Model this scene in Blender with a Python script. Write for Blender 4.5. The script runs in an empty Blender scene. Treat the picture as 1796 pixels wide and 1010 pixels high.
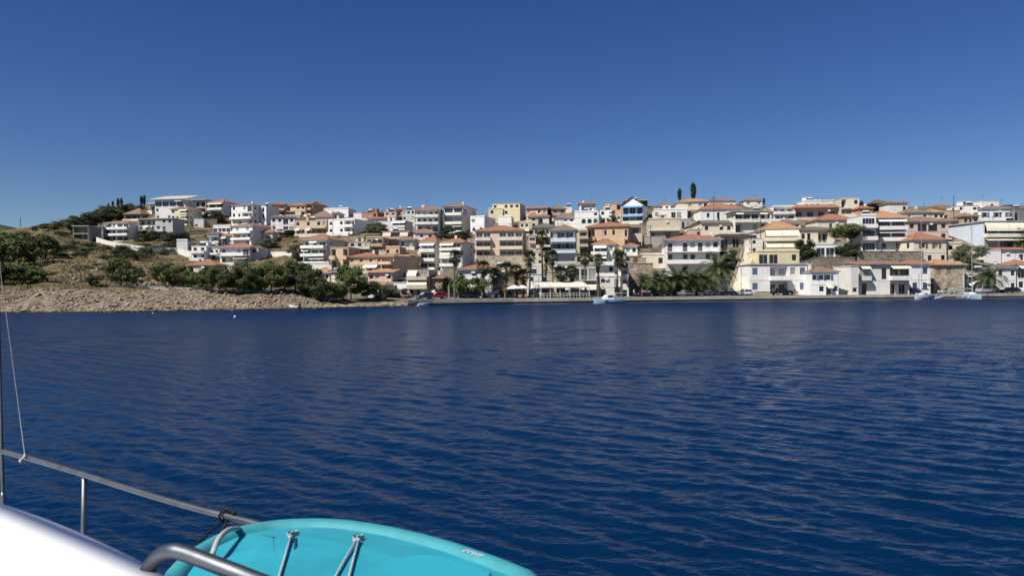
import bpy, bmesh, math, random
import numpy as np
from mathutils import Vector, Matrix

# ------------------------------------------------------------------ camera, sky, sun, exposure
sc = bpy.context.scene
col = sc.collection
FPX, CX, CY = 1300.0, 898.0, 505.0
CAM = Vector((0, 0, 3.3))
RT = Vector((1, 0, -0.00668)).normalized()
FW = Vector((0, 1, -0.00077)).normalized()
FW = (FW - RT * FW.dot(RT)).normalized()
UP = RT.cross(FW).normalized()
cam_d = bpy.data.cameras.new('camera')
cam = bpy.data.objects.new('camera', cam_d)
col.objects.link(cam)
m3 = Matrix((RT, UP, -FW)).transposed()
cam.matrix_world = Matrix.Translation(CAM) @ m3.to_4x4()
cam_d.sensor_width = 36
cam_d.lens = 36 * FPX / 1796
cam_d.clip_start = 0.05
cam_d.clip_end = 5000
cam_d.dof.use_dof = True
cam_d.dof.focus_distance = 60
cam_d.dof.aperture_fstop = 8.0
sc.camera = cam

SUN = Vector((-0.57, -0.48, 0.86)).normalized()          # towards the sun
elev = math.asin(SUN.z)
azim = math.atan2(SUN.x, SUN.y)                           # from +Y towards +X
w = bpy.data.worlds.new('World')
sc.world = w
w.use_nodes = True
nt = w.node_tree
bg = nt.nodes['Background']
sky = nt.nodes.new('ShaderNodeTexSky')
sky.sky_type = 'NISHITA'
sky.sun_disc = False
sky.sun_elevation = elev
sky.sun_rotation = azim
sky.altitude = 1500
sky.air_density = 1.0
sky.dust_density = 0.15
sky.ozone_density = 3.2
tone = nt.nodes.new('ShaderNodeHueSaturation')            # deeper blue, the same all over the sky
tone.inputs['Hue'].default_value = .516
tone.inputs['Saturation'].default_value = 1.27
nt.links.new(sky.outputs[0], tone.inputs['Color'])
nt.links.new(tone.outputs[0], bg.inputs[0])
bg.inputs[1].default_value = 0.058
sun_d = bpy.data.lights.new('sun', 'SUN')
sun_d.energy = 5.0
sun_d.angle = math.radians(0.5)
sun_d.color = (1.0, 0.95, 0.86)
sun = bpy.data.objects.new('sun', sun_d)
col.objects.link(sun)
sun.rotation_euler = SUN.to_track_quat('Z', 'Y').to_euler()
sun.location = SUN * 100
vs = sc.view_settings
vs.view_transform = 'Standard'
vs.look = 'None'
vs.exposure = 0.36
vs.gamma = 1.0
vs.use_curve_mapping = False
sc.cycles.use_denoising = True
sc.cycles.max_bounces = 6
sc.cycles.diffuse_bounces = 3
sc.cycles.caustics_reflective = False
sc.cycles.caustics_refractive = False
sc.cycles.sample_clamp_indirect = 4.0

rnd = random.Random(7)

# ------------------------------------------------------------------ pixel <-> place
def ray(x, y):
    d = FW + RT * ((x - CX) / FPX) + UP * ((CY - y) / FPX)
    return d / d.y
def P(x, y, D):
    return CAM + ray(x, y) * D
SH_X = [-400, 0, 200, 400, 550, 600, 700, 760, 900, 1000, 1100, 1200, 1400, 1500, 1600, 1700, 1796, 2300]
SH_D = [112, 110, 110, 117, 124, 127, 134, 138, 145, 148, 152, 156, 163, 166, 169, 172, 176, 196]
def lerp_tab(xs, ys, x):
    return float(np.interp(x, xs, ys))
def shore(x):
    return lerp_tab(SH_X, SH_D, x)
COLS = {
    -400: [(508, 124), (480, 150), (445, 200), (420, 270), (400, 330)],
    0: [(504, 127), (480, 148), (450, 195), (425, 260), (405, 325)],
    100: [(503, 127), (475, 155), (440, 205), (410, 270), (392, 325)],
    150: [(503, 127), (475, 160), (445, 210), (423, 268), (400, 310), (388, 335)],
    200: [(503, 128), (480, 165), (450, 215), (423, 292), (390, 335), (372, 365)],
    300: [(503, 131), (485, 175), (470, 215), (440, 258), (418, 284), (390, 315), (360, 345), (350, 362)],
    400: [(508, 133), (490, 175), (472, 222), (440, 262), (420, 285), (395, 318), (372, 345), (360, 362)],
    500: [(510, 136), (490, 172), (470, 205), (440, 250), (415, 283), (395, 315), (375, 343), (362, 362)],
    600: [(527, 138), (505, 162), (480, 192), (460, 212), (440, 234), (412, 268), (395, 298), (375, 335)],
    700: [(527, 143), (505, 166), (480, 194), (460, 212), (440, 233), (415, 260), (390, 295), (372, 330)],
    800: [(522.5, 149), (505, 170), (475, 198), (455, 214), (440, 233), (415, 274), (395, 302), (375, 332)],
    900: [(521, 154), (505, 170), (475, 196), (455, 213), (430, 246), (400, 284), (375, 320)],
    1000: [(520.5, 158), (500, 172), (475, 191), (455, 208), (430, 234), (400, 270), (372, 302)],
    1100: [(519.5, 163), (500, 174), (475, 190), (450, 211), (425, 238), (400, 262), (375, 290), (362, 305)],
    1200: [(518.5, 167), (495, 179), (470, 192), (440, 214), (415, 238), (390, 262), (370, 287), (358, 302)],
    1300: [(518, 169), (490, 182), (460, 195), (435, 212), (410, 232), (390, 250), (370, 275), (358, 292)],
    1400: [(517.5, 171), (500, 178), (470, 186), (450, 195), (425, 212), (400, 230), (380, 252), (362, 278)],
    1500: [(517, 174), (500, 180), (470, 186), (445, 193), (420, 212), (400, 228), (380, 250), (360, 280)],
    1600: [(516, 177), (500, 183), (470, 190), (445, 200), (420, 214), (400, 230), (375, 255), (362, 275)],
    1796: [(513.5, 186), (500, 190), (470, 196), (445, 205), (420, 216), (400, 232), (375, 258), (360, 282)],
    2300: [(513.5, 206), (500, 210), (470, 216), (445, 225), (420, 236), (400, 252), (375, 278), (360, 302)],
}
CK = sorted(COLS)
CSZ = []
for _x in CK:
    d0 = shore(_x)
    quayish = _x > 720
    ss, zz = [-6.0, 0.0], [-3.0, 1.05 if quayish else -0.15]
    for (y, D) in COLS[_x]:
        ss.append(D - d0)
        zz.append(P(_x, y, D).z)
    ss.append(ss[-1] + 25); zz.append(zz[-1] + 1.0)
    ss.append(ss[-1] + 200); zz.append(zz[-1] - 20)
    CSZ.append((ss, zz))
def zs(x, s):
    x = min(max(x, CK[0] + .01), CK[-1] - .01)
    i = max(j for j in range(len(CK) - 1) if CK[j] <= x)
    t = (x - CK[i]) / (CK[i + 1] - CK[i])
    a = lerp_tab(CSZ[i][0], CSZ[i][1], s)
    b = lerp_tab(CSZ[i + 1][0], CSZ[i + 1][1], s)
    return a * (1 - t) + b * t
def px_of(X, Y):
    return CX + FPX * X / Y
def zg(X, Y):
    x = px_of(X, Y)
    return zs(x, Y - shore(x))
def D_at(x, y):
    """distance at which the sight line through (x, y) meets the ground"""
    d = shore(x) + 0.5
    r = ray(x, y)
    while d < 420:
        p = CAM + r * d
        if p.z <= zg(p.x, p.y):
            return d
        d += 0.75
    return 360.0
def G(x, y):
    return P(x, y, D_at(x, y))

# ------------------------------------------------------------------ materials
MATS = {}
def new_mat(name):
    m = bpy.data.materials.new(name)
    m.use_nodes = True
    return m, m.node_tree, m.node_tree.nodes['Principled BSDF']
def srgb(r, g, b):
    return tuple((c / 255 / 12.92 if c <= 10 else ((c / 255 + .055) / 1.055) ** 2.4) for c in (r, g, b)) + (1,)
def mat(name, c, rough=.8, var=.12, scale=1.5, bump=0.0, bscale=8, metal=0, c2=None, spec=.3, rand=.0, streak=0.0):
    """procedural surface: base colour broken up by noise, optional streaks of dirt and fine relief"""
    if name in MATS:
        return MATS[name]
    m, t, b = new_mat(name)
    N, L = t.nodes, t.links
    tc = N.new('ShaderNodeTexCoord')
    nz = N.new('ShaderNodeTexNoise')
    nz.inputs['Scale'].default_value = scale
    nz.inputs['Detail'].default_value = 5
    L.new(tc.outputs['Object'], nz.inputs['Vector'])
    mr = N.new('ShaderNodeMapRange')
    mr.inputs['From Min'].default_value = .3
    mr.inputs['From Max'].default_value = .7
    L.new(nz.outputs['Fac'], mr.inputs['Value'])
    mx = N.new('ShaderNodeMix')
    mx.data_type = 'RGBA'
    c2 = c2 or tuple(v * (1 - var * 2) for v in c[:3])
    mx.inputs[6].default_value = tuple(c2[:3]) + (1,)
    mx.inputs[7].default_value = tuple(c[:3]) + (1,)
    L.new(mr.outputs[0], mx.inputs[0])
    out = mx.outputs[2]
    if streak:
        mp = N.new('ShaderNodeMapping')
        mp.inputs['Scale'].default_value = (1.6, 1.6, .18)
        L.new(tc.outputs['Object'], mp.inputs[0])
        n2 = N.new('ShaderNodeTexNoise')
        n2.inputs['Scale'].default_value = 1.3
        n2.inputs['Detail'].default_value = 4
        L.new(mp.outputs[0], n2.inputs['Vector'])
        m2 = N.new('ShaderNodeMapRange')
        m2.inputs['From Min'].default_value = .48
        m2.inputs['From Max'].default_value = .75
        m2.inputs['To Max'].default_value = streak
        L.new(n2.outputs['Fac'], m2.inputs['Value'])
        x2 = N.new('ShaderNodeMix')
        x2.data_type = 'RGBA'
        x2.inputs[7].default_value = tuple(v * .5 for v in c[:3]) + (1,)
        L.new(m2.outputs[0], x2.inputs[0])
        L.new(out, x2.inputs[6])
        out = x2.outputs[2]
    if rand:
        oi = N.new('ShaderNodeObjectInfo')
        hs = N.new('ShaderNodeHueSaturation')
        rr = N.new('ShaderNodeMapRange')
        rr.inputs['To Min'].default_value = 1 - rand
        rr.inputs['To Max'].default_value = 1 + rand
        L.new(oi.outputs['Random'], rr.inputs['Value'])
        L.new(rr.outputs[0], hs.inputs['Value'])
        L.new(out, hs.inputs['Color'])
        out = hs.outputs[0]
    L.new(out, b.inputs['Base Color'])
    b.inputs['Roughness'].default_value = rough
    b.inputs['Metallic'].default_value = metal
    b.inputs['Specular IOR Level'].default_value = spec
    if bump:
        n3 = N.new('ShaderNodeTexNoise')
        n3.inputs['Scale'].default_value = bscale
        n3.inputs['Detail'].default_value = 6
        L.new(tc.outputs['Object'], n3.inputs['Vector'])
        bp = N.new('ShaderNodeBump')
        bp.inputs['Distance'].default_value = bump
        L.new(n3.outputs['Fac'], bp.inputs['Height'])
        L.new(bp.outputs[0], b.inputs['Normal'])
    MATS[name] = m
    return m

WALLC = {
    'white': (.80, .79, .765), 'offwhite': (.72, .70, .64), 'cream': (.70, .63, .50), 'peach': (.66, .51, .36),
    'orange': (.62, .43, .27), 'yellow': (.72, .63, .42), 'pink': (.64, .49, .42), 'salmon': (.60, .33, .24),
    'beige': (.54, .48, .38), 'grey': (.48, .48, .46), 'bluegrey': (.50, .56, .62), 'concrete': (.32, .30, .27),
    'tan': (.46, .37, .26), 'lightgrey': (.68, .68, .67), 'brown': (.22, .16, .11), 'dark': (.10, .08, .06),
    'brick': (.42, .20, .13), 'paleblue': (.60, .67, .74), 'darkgrey': (.2, .2, .2),
}
def wallmat(k):
    return mat('plaster_' + k, WALLC[k], .85, .07, .5, .004, 3, streak=.28, rand=.05)
def stone_mat(name, c, scale=1.1):
    """rubble masonry: stones of uneven tone with darker joints"""
    if name in MATS:
        return MATS[name]
    m, t, b = new_mat(name)
    N, L = t.nodes, t.links
    tc = N.new('ShaderNodeTexCoord')
    mp = N.new('ShaderNodeMapping')
    mp.inputs['Scale'].default_value = (1, 1, 1.6)
    L.new(tc.outputs['Object'], mp.inputs[0])
    v = N.new('ShaderNodeTexVoronoi')
    v.inputs['Scale'].default_value = scale
    L.new(mp.outputs[0], v.inputs['Vector'])
    v2 = N.new('ShaderNodeTexVoronoi')
    v2.feature = 'DISTANCE_TO_EDGE'
    v2.inputs['Scale'].default_value = scale
    L.new(mp.outputs[0], v2.inputs['Vector'])
    hs = N.new('ShaderNodeSeparateColor')
    L.new(v.outputs['Color'], hs.inputs[0])
    mx = N.new('ShaderNodeMix'); mx.data_type = 'RGBA'
    mx.inputs[6].default_value = tuple(q * .72 for q in c) + (1,)
    mx.inputs[7].default_value = tuple(min(1, q * 1.18) for q in c) + (1,)
    L.new(hs.outputs[0], mx.inputs[0])
    mr = N.new('ShaderNodeMapRange')
    mr.inputs['From Max'].default_value = .09
    L.new(v2.outputs[0], mr.inputs['Value'])
    m2 = N.new('ShaderNodeMix'); m2.data_type = 'RGBA'
    m2.inputs[6].default_value = tuple(q * .55 for q in c) + (1,)
    L.new(mr.outputs[0], m2.inputs[0])
    L.new(mx.outputs[2], m2.inputs[7])
    L.new(m2.outputs[2], b.inputs['Base Color'])
    b.inputs['Roughness'].default_value = .9
    b.inputs['Specular IOR Level'].default_value = .2
    bp = N.new('ShaderNodeBump')
    bp.inputs['Distance'].default_value = .12
    L.new(mr.outputs[0], bp.inputs['Height'])
    L.new(bp.outputs[0], b.inputs['Normal'])
    MATS[name] = m
    return m
def tile_mat(name, c, c2):
    """rows of barrel tiles: ribs running down the slope, uneven weathered tone"""
    m, t, b = new_mat(name)
    N, L = t.nodes, t.links
    tc = N.new('ShaderNodeTexCoord')
    sp = N.new('ShaderNodeSeparateXYZ')
    L.new(tc.outputs['Object'], sp.inputs[0])
    sn = N.new('ShaderNodeSeparateXYZ')
    L.new(tc.outputs['Normal'], sn.inputs[0])
    ax = N.new('ShaderNodeMath'); ax.operation = 'ABSOLUTE'; L.new(sn.outputs[0], ax.inputs[0])
    ay = N.new('ShaderNodeMath'); ay.operation = 'ABSOLUTE'; L.new(sn.outputs[1], ay.inputs[0])
    gt = N.new('ShaderNodeMath'); gt.operation = 'GREATER_THAN'
    L.new(ax.outputs[0], gt.inputs[0]); L.new(ay.outputs[0], gt.inputs[1])
    mf = N.new('ShaderNodeMix'); L.new(gt.outputs[0], mf.inputs[0])
    L.new(sp.outputs[0], mf.inputs[2]); L.new(sp.outputs[1], mf.inputs[3])
    mul = N.new('ShaderNodeMath'); mul.operation = 'MULTIPLY'; mul.inputs[1].default_value = 2 * math.pi / .32
    L.new(mf.outputs[0], mul.inputs[0])
    si = N.new('ShaderNodeMath'); si.operation = 'SINE'; L.new(mul.outputs[0], si.inputs[0])
    bp = N.new('ShaderNodeBump'); bp.inputs['Distance'].default_value = .05
    L.new(si.outputs[0], bp.inputs['Height'])
    L.new(bp.outputs[0], b.inputs['Normal'])
    nz = N.new('ShaderNodeTexNoise'); nz.inputs['Scale'].default_value = 1.1; nz.inputs['Detail'].default_value = 6
    L.new(tc.outputs['Object'], nz.inputs['Vector'])
    mr = N.new('ShaderNodeMapRange'); mr.inputs['From Min'].default_value = .35; mr.inputs['From Max'].default_value = .65
    L.new(nz.outputs['Fac'], mr.inputs['Value'])
    mx = N.new('ShaderNodeMix'); mx.data_type = 'RGBA'
    mx.inputs[6].default_value = tuple(c2) + (1,); mx.inputs[7].default_value = tuple(c) + (1,)
    L.new(mr.outputs[0], mx.inputs[0])
    L.new(mx.outputs[2], b.inputs['Base Color'])
    b.inputs['Roughness'].default_value = .85
    b.inputs['Specular IOR Level'].default_value = .2
    MATS[name] = m
tile_mat('terra', (.40, .18, .11), (.29, .14, .09))
tile_mat('terra_orange', (.50, .29, .165), (.38, .21, .12))
tile_mat('terra_old', (.31, .195, .145), (.20, .14, .11))
tile_mat('tile_grey', (.20, .18, .15), (.13, .12, .10))
tile_mat('thatch', (.20, .15, .08), (.11, .08, .05))
mat('glass_dark', (.018, .022, .030), .08, .1, .5, spec=.6)
mat('glass_blue', (.035, .075, .14), .06, .15, .5, spec=.7)
def curtained(name):                                     # some panes show a pale curtain behind the glass
    m = MATS[name]; N, L = m.node_tree.nodes, m.node_tree.links
    b = N['Principled BSDF']
    src = b.inputs['Base Color'].links[0].from_socket
    oi = N.new('ShaderNodeObjectInfo'); gt = N.new('ShaderNodeMath'); gt.operation = 'GREATER_THAN'; gt.inputs[1].default_value = .78
    L.new(oi.outputs['Random'], gt.inputs[0])
    mx = N.new('ShaderNodeMix'); mx.data_type = 'RGBA'; mx.inputs[7].default_value = (.30, .28, .25, 1)
    L.new(gt.outputs[0], mx.inputs[0]); L.new(src, mx.inputs[6]); L.new(mx.outputs[2], b.inputs['Base Color'])
curtained('glass_dark')
mat('frame_white', (.68, .68, .66), .5, .03)
mat('frame_brown', (.12, .07, .04), .6, .1)
mat('frame_grey', (.30, .31, .32), .5, .05)
mat('shutter_blue', (.10, .15, .24), .6, .1)
mat('shutter_brown', (.20, .12, .08), .7, .1)
mat('shutter_tan', (.33, .22, .16), .7, .1)
mat('shutter_green', (.05, .14, .11), .7, .1)
mat('shutter_dark', (.03, .035, .04), .6, .1)
mat('canvas_cream', (.74, .68, .55), .85, .06, .8)
mat('canvas_white', (.78, .77, .73), .85, .05, .8)
mat('canvas_pink', (.70, .52, .42), .85, .06, .8)
mat('canvas_blue', (.12, .30, .58), .8, .1, .8)
mat('canvas_green', (.10, .26, .18), .8, .1, .8)
mat('roof_flat', (.50, .47, .42), .9, .15, .8, streak=.0)
mat('metal_white', (.70, .70, .70), .45, .04)
mat('metal_dark', (.035, .035, .04), .5, .1)
mat('steel', (.55, .56, .58), .22, .06, 3, metal=1.0)
mat('wood_pole', (.10, .075, .055), .9, .2, 2)
mat('solar', (.02, .03, .06), .12, .1)
stone_mat('stone_cream', (.56, .48, .36), 1.7)
stone_mat('stone_tan', (.42, .34, .24), 1.7)
stone_mat('stone_grey', (.30, .26, .21), 1.5)
stone_mat('stone_big', (.36, .31, .255), 1.1)

# ------------------------------------------------------------------ mesh helpers
class MB:
    def __init__(s):
        s.v, s.f = [], []
    def add(s, vs, fs):
        o = len(s.v)
        s.v.extend(tuple(p) for p in vs)
        s.f.extend(tuple(i + o for i in f) for f in fs)
    def quad(s, a, b, c, d):
        s.add((a, b, c, d), ((0, 1, 2, 3),))
    def box(s, x0, x1, y0, y1, z0, z1):
        s.add([(x, y, z) for z in (z0, z1) for y in (y0, y1) for x in (x0, x1)],
              [(0, 2, 3, 1), (4, 5, 7, 6), (0, 1, 5, 4), (2, 6, 7, 3), (0, 4, 6, 2), (1, 3, 7, 5)])
    def prism(s, poly, y0, y1):                       # polygon in x,z extruded along y
        n = len(poly)
        s.add([(x, y0, z) for x, z in poly] + [(x, y1, z) for x, z in poly],
              [tuple(range(n)), tuple(range(2 * n - 1, n - 1, -1))] +
              [(i, i + n, (i + 1) % n + n, (i + 1) % n) for i in range(n)])
    def tube(s, pts, rad, n=8, caps=True):
        pts = [Vector(p) for p in pts]
        rads = rad if isinstance(rad, (list, tuple)) else [rad] * len(pts)
        rings = []
        up = None
        for i, p in enumerate(pts):
            t = (pts[min(i + 1, len(pts) - 1)] - pts[max(i - 1, 0)]).normalized()
            if up is None:
                up = Vector((0, 0, 1)) if abs(t.z) < .9 else Vector((1, 0, 0))
            a = t.cross(up).normalized()
            up = a.cross(t).normalized()
            rings.append([p + (a * math.cos(2 * math.pi * k / n) + up * math.sin(2 * math.pi * k / n)) * rads[i] for k in range(n)])
        s.loft(rings, caps)
    def loft(s, rings, caps=True, closed=True):
        n = len(rings[0])
        vs = [p for r in rings for p in r]
        fs = []
        for i in range(len(rings) - 1):
            for k in range(n if closed else n - 1):
                fs.append((i * n + k, i * n + (k + 1) % n, (i + 1) * n + (k + 1) % n, (i + 1) * n + k))
        if caps:
            fs.append(tuple(range(n - 1, -1, -1)))
            fs.append(tuple((len(rings) - 1) * n + k for k in range(n)))
        s.add(vs, fs)
    def mesh(s, name, m=None, smooth=False):
        me = bpy.data.meshes.new(name)
        me.from_pydata(s.v, [], s.f)
        if m is not None:
            me.materials.append(MATS[m] if isinstance(m, str) else m)
        if smooth:
            me.polygons.foreach_set('use_smooth', [True] * len(me.polygons))
        me.update()
        return me
    def obj(s, name, m=None, parent=None, smooth=False, loc=None):
        return link(name, s.mesh(name, m, smooth), parent, loc)
def link(name, me, parent=None, loc=None, rotz=0):
    o = bpy.data.objects.new(name, me)
    col.objects.link(o)
    if parent is not None:
        o.parent = parent
    if loc is not None:
        o.location = loc
    if rotz:
        o.rotation_euler = (0, 0, rotz)
    return o
LABELS = set()
def tag(o, label=None, cat=None, group=None, kind=None):
    if label:
        if label in LABELS:
            print('DUPLICATE LABEL', label)
        LABELS.add(label)
        o['label'] = label
    if cat: o['category'] = cat
    if group: o['group'] = group
    if kind: o['kind'] = kind
    return o
def thing(name, label, cat, loc=(0, 0, 0), rotz=0, group=None):
    return tag(link(name, None, None, loc, rotz), label, cat, group)
ORD = ('first second third fourth fifth sixth seventh eighth ninth tenth eleventh twelfth thirteenth fourteenth fifteenth '
       'sixteenth seventeenth eighteenth nineteenth twentieth').split()

# ------------------------------------------------------------------ sea
def build_sea():
    rs = np.random.RandomState(5)
    nc, nr = 760, 900
    tx = np.linspace(-1.15, 1.15, nc)
    r = 2.2 * (420 / 2.2) ** (np.linspace(0, 1, nr))
    Y, T = np.meshgrid(r, tx, indexing='ij')
    X = Y * T
    Z = np.zeros_like(X)
    cell = Y * (2.3 / nc)
    rowstep = Y * (math.log(420 / 2.2) / nr)
    lim = np.maximum(cell, rowstep) * 2.2
    lam = 0.20 * (1.45 / 0.20) ** rs.rand(120)
    lam = np.concatenate([lam, np.array([2.0, 2.9])])
    for i, l in enumerate(lam):
        th = math.radians(60 if l < .8 else 48) + rs.randn() * (.42 if l < .7 else .24)                     # direction of travel
        k = 2 * math.pi / l
        slope = .025 * (1.05 if l < .7 else .85 if l < 1.2 else .5)
        amp = slope / k
        fade = np.clip((l - lim) / (lim * .7 + 1e-6), 0, 1)
        ph = rs.rand() * 6.28
        u = k * (X * math.cos(th) + Y * math.sin(th)) + ph
        u = u + .4 * np.sin(.09 * X + .05 * Y + i) + .4 * np.sin(.04 * Y - .08 * X + 2.1 * i)
        patch = .70 + .75 * np.sin(.035 * X + .05 * Y + i * 1.7) * np.sin(.021 * Y - .04 * X + i)
        s_ = np.sin(u)
        Z += amp * fade * patch * (s_ + .22 * np.cos(2 * u))
    verts = np.stack([X, Y, Z], -1).reshape(-1, 3)
    idx = np.arange(nr * nc).reshape(nr, nc)
    q = np.stack([idx[:-1, :-1], idx[:-1, 1:], idx[1:, 1:], idx[1:, :-1]], -1).reshape(-1, 4)
    extra = [(-420 * 1.15, 420, 0), (420 * 1.15, 420, 0), (900, 420, 0), (900, -700, 0), (-900, -700, 0), (-900, 420, 0),
             (-2.2 * 1.15, 2.2, 0), (2.2 * 1.15, 2.2, 0)]
    n0 = len(verts)
    verts = np.concatenate([verts, np.array(extra, float)])
    e = n0
    polys = [(e + 6, e + 7, e + 3, e + 4), (e + 7, e + 1, e + 2, e + 3), (e + 6, e + 4, e + 5, e + 0)]
    q = np.concatenate([q, np.array(polys)])
    me = bpy.data.meshes.new('sea')
    me.vertices.add(len(verts)); me.vertices.foreach_set('co', verts.astype(np.float32).ravel())
    me.loops.add(len(q) * 4); me.loops.foreach_set('vertex_index', q.astype(np.int32).ravel())
    me.polygons.add(len(q))
    me.polygons.foreach_set('loop_start', np.arange(0, len(q) * 4, 4, dtype=np.int32))
    me.polygons.foreach_set('use_smooth', np.ones(len(q), bool))
    me.update(calc_edges=True)
    m, t, b = new_mat('sea_water')
    N, L = t.nodes, t.links
    b.inputs['Base Color'].default_value = (.0004, .0135, .047, 1)
    b.inputs['Roughness'].default_value = .12
    b.inputs['IOR'].default_value = 1.333
    b.inputs['Specular IOR Level'].default_value = .26
    tc = N.new('ShaderNodeTexCoord')
    sp = N.new('ShaderNodeSeparateXYZ'); L.new(tc.outputs['Object'], sp.inputs[0])
    far = N.new('ShaderNodeMapRange')                    # chop that the mesh no longer carries further out
    far.inputs['From Min'].default_value = 18; far.inputs['From Max'].default_value = 60
    far.inputs['To Min'].default_value = 1.0; far.inputs['To Max'].default_value = 3.5
    L.new(sp.outputs[1], far.inputs['Value'])
    def ripple(scale, sx, rot, dist, detail, prev=None):
        mp = N.new('ShaderNodeMapping')
        mp.inputs['Rotation'].default_value = (0, 0, rot)
        mp.inputs['Scale'].default_value = (sx, 1, 1)
        L.new(tc.outputs['Object'], mp.inputs[0])
        nz = N.new('ShaderNodeTexNoise')
        nz.inputs['Scale'].default_value = scale
        nz.inputs['Detail'].default_value = detail
        nz.inputs['Roughness'].default_value = .55
        nz.inputs['Distortion'].default_value = .3
        L.new(mp.outputs[0], nz.inputs['Vector'])
        bp = N.new('ShaderNodeBump')
        bp.inputs['Distance'].default_value = dist
        hm = N.new('ShaderNodeMath'); hm.operation = 'MULTIPLY'
        L.new(nz.outputs['Fac'], hm.inputs[0]); L.new(far.outputs[0], hm.inputs[1])
        L.new(hm.outputs[0], bp.inputs['Height'])
        if prev is not None:
            L.new(prev.outputs[0], bp.inputs['Normal'])
        return bp
    ro = N.new('ShaderNodeMapRange')                     # ripples too small to resolve further out
    ro.inputs['From Min'].default_value = 45; ro.inputs['From Max'].default_value = 135
    ro.inputs['To Min'].default_value = .15; ro.inputs['To Max'].default_value = .42
    L.new(sp.outputs[1], ro.inputs['Value']); L.new(ro.outputs[0], b.inputs['Roughness'])
    a1 = ripple(3.4, .42, math.radians(-36), .032, 4)
    a2 = ripple(9.0, .5, math.radians(-28), .012, 2, a1)
    L.new(a2.outputs[0], b.inputs['Normal'])
    me.materials.append(m)
    return tag(link('sea', me), kind='structure')
build_sea()

# ------------------------------------------------------------------ hillside
def ground_materials():
    def gm(name, cs, scale):
        m, t, b = new_mat(name)
        N, L = t.nodes, t.links
        tc = N.new('ShaderNodeTexCoord')
        n1 = N.new('ShaderNodeTexNoise'); n1.inputs['Scale'].default_value = scale; n1.inputs['Detail'].default_value = 8
        n1.inputs['Roughness'].default_value = .62
        L.new(tc.outputs['Object'], n1.inputs['Vector'])
        cr = N.new('ShaderNodeValToRGB')
        el = cr.color_ramp.elements
        el[0].position = .3; el[0].color = cs[0] + (1,)
        el[1].position = .68; el[1].color = cs[-1] + (1,)
        for k, c in enumerate(cs[1:-1]):
            e = el.new(.3 + .38 * (k + 1) / (len(cs) - 1)); e.color = c + (1,)
        L.new(n1.outputs['Fac'], cr.inputs[0])
        L.new(cr.outputs[0], b.inputs['Base Color'])
        b.inputs['Roughness'].default_value = .95
        b.inputs['Specular IOR Level'].default_value = .1
        n2 = N.new('ShaderNodeTexNoise'); n2.inputs['Scale'].default_value = 1.3; n2.inputs['Detail'].default_value = 8
        L.new(tc.outputs['Object'], n2.inputs['Vector'])
        bp = N.new('ShaderNodeBump'); bp.inputs['Distance'].default_value = .5
        L.new(n2.outputs['Fac'], bp.inputs['Height']); L.new(bp.outputs[0], b.inputs['Normal'])
        MATS[name] = m
    gm('dry_ground', [(.032, .036, .018), (.075, .068, .038), (.155, .12, .068), (.25, .18, .09)], .16)
    gm('rocky_ground', [(.055, .045, .032), (.13, .105, .075), (.20, .165, .12), (.28, .235, .175)], .5)
    gm('town_ground', [(.035, .04, .02), (.10, .085, .055), (.18, .155, .115), (.26, .23, .18)], .22)
    gm('wooded_ground', [(.018, .026, .012), (.035, .045, .02), (.06, .07, .03), (.13, .11, .06)], .06)
    gm('road_asphalt', [(.13, .125, .12), (.17, .165, .155), (.21, .20, .19)], .4)
ground_materials()
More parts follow.
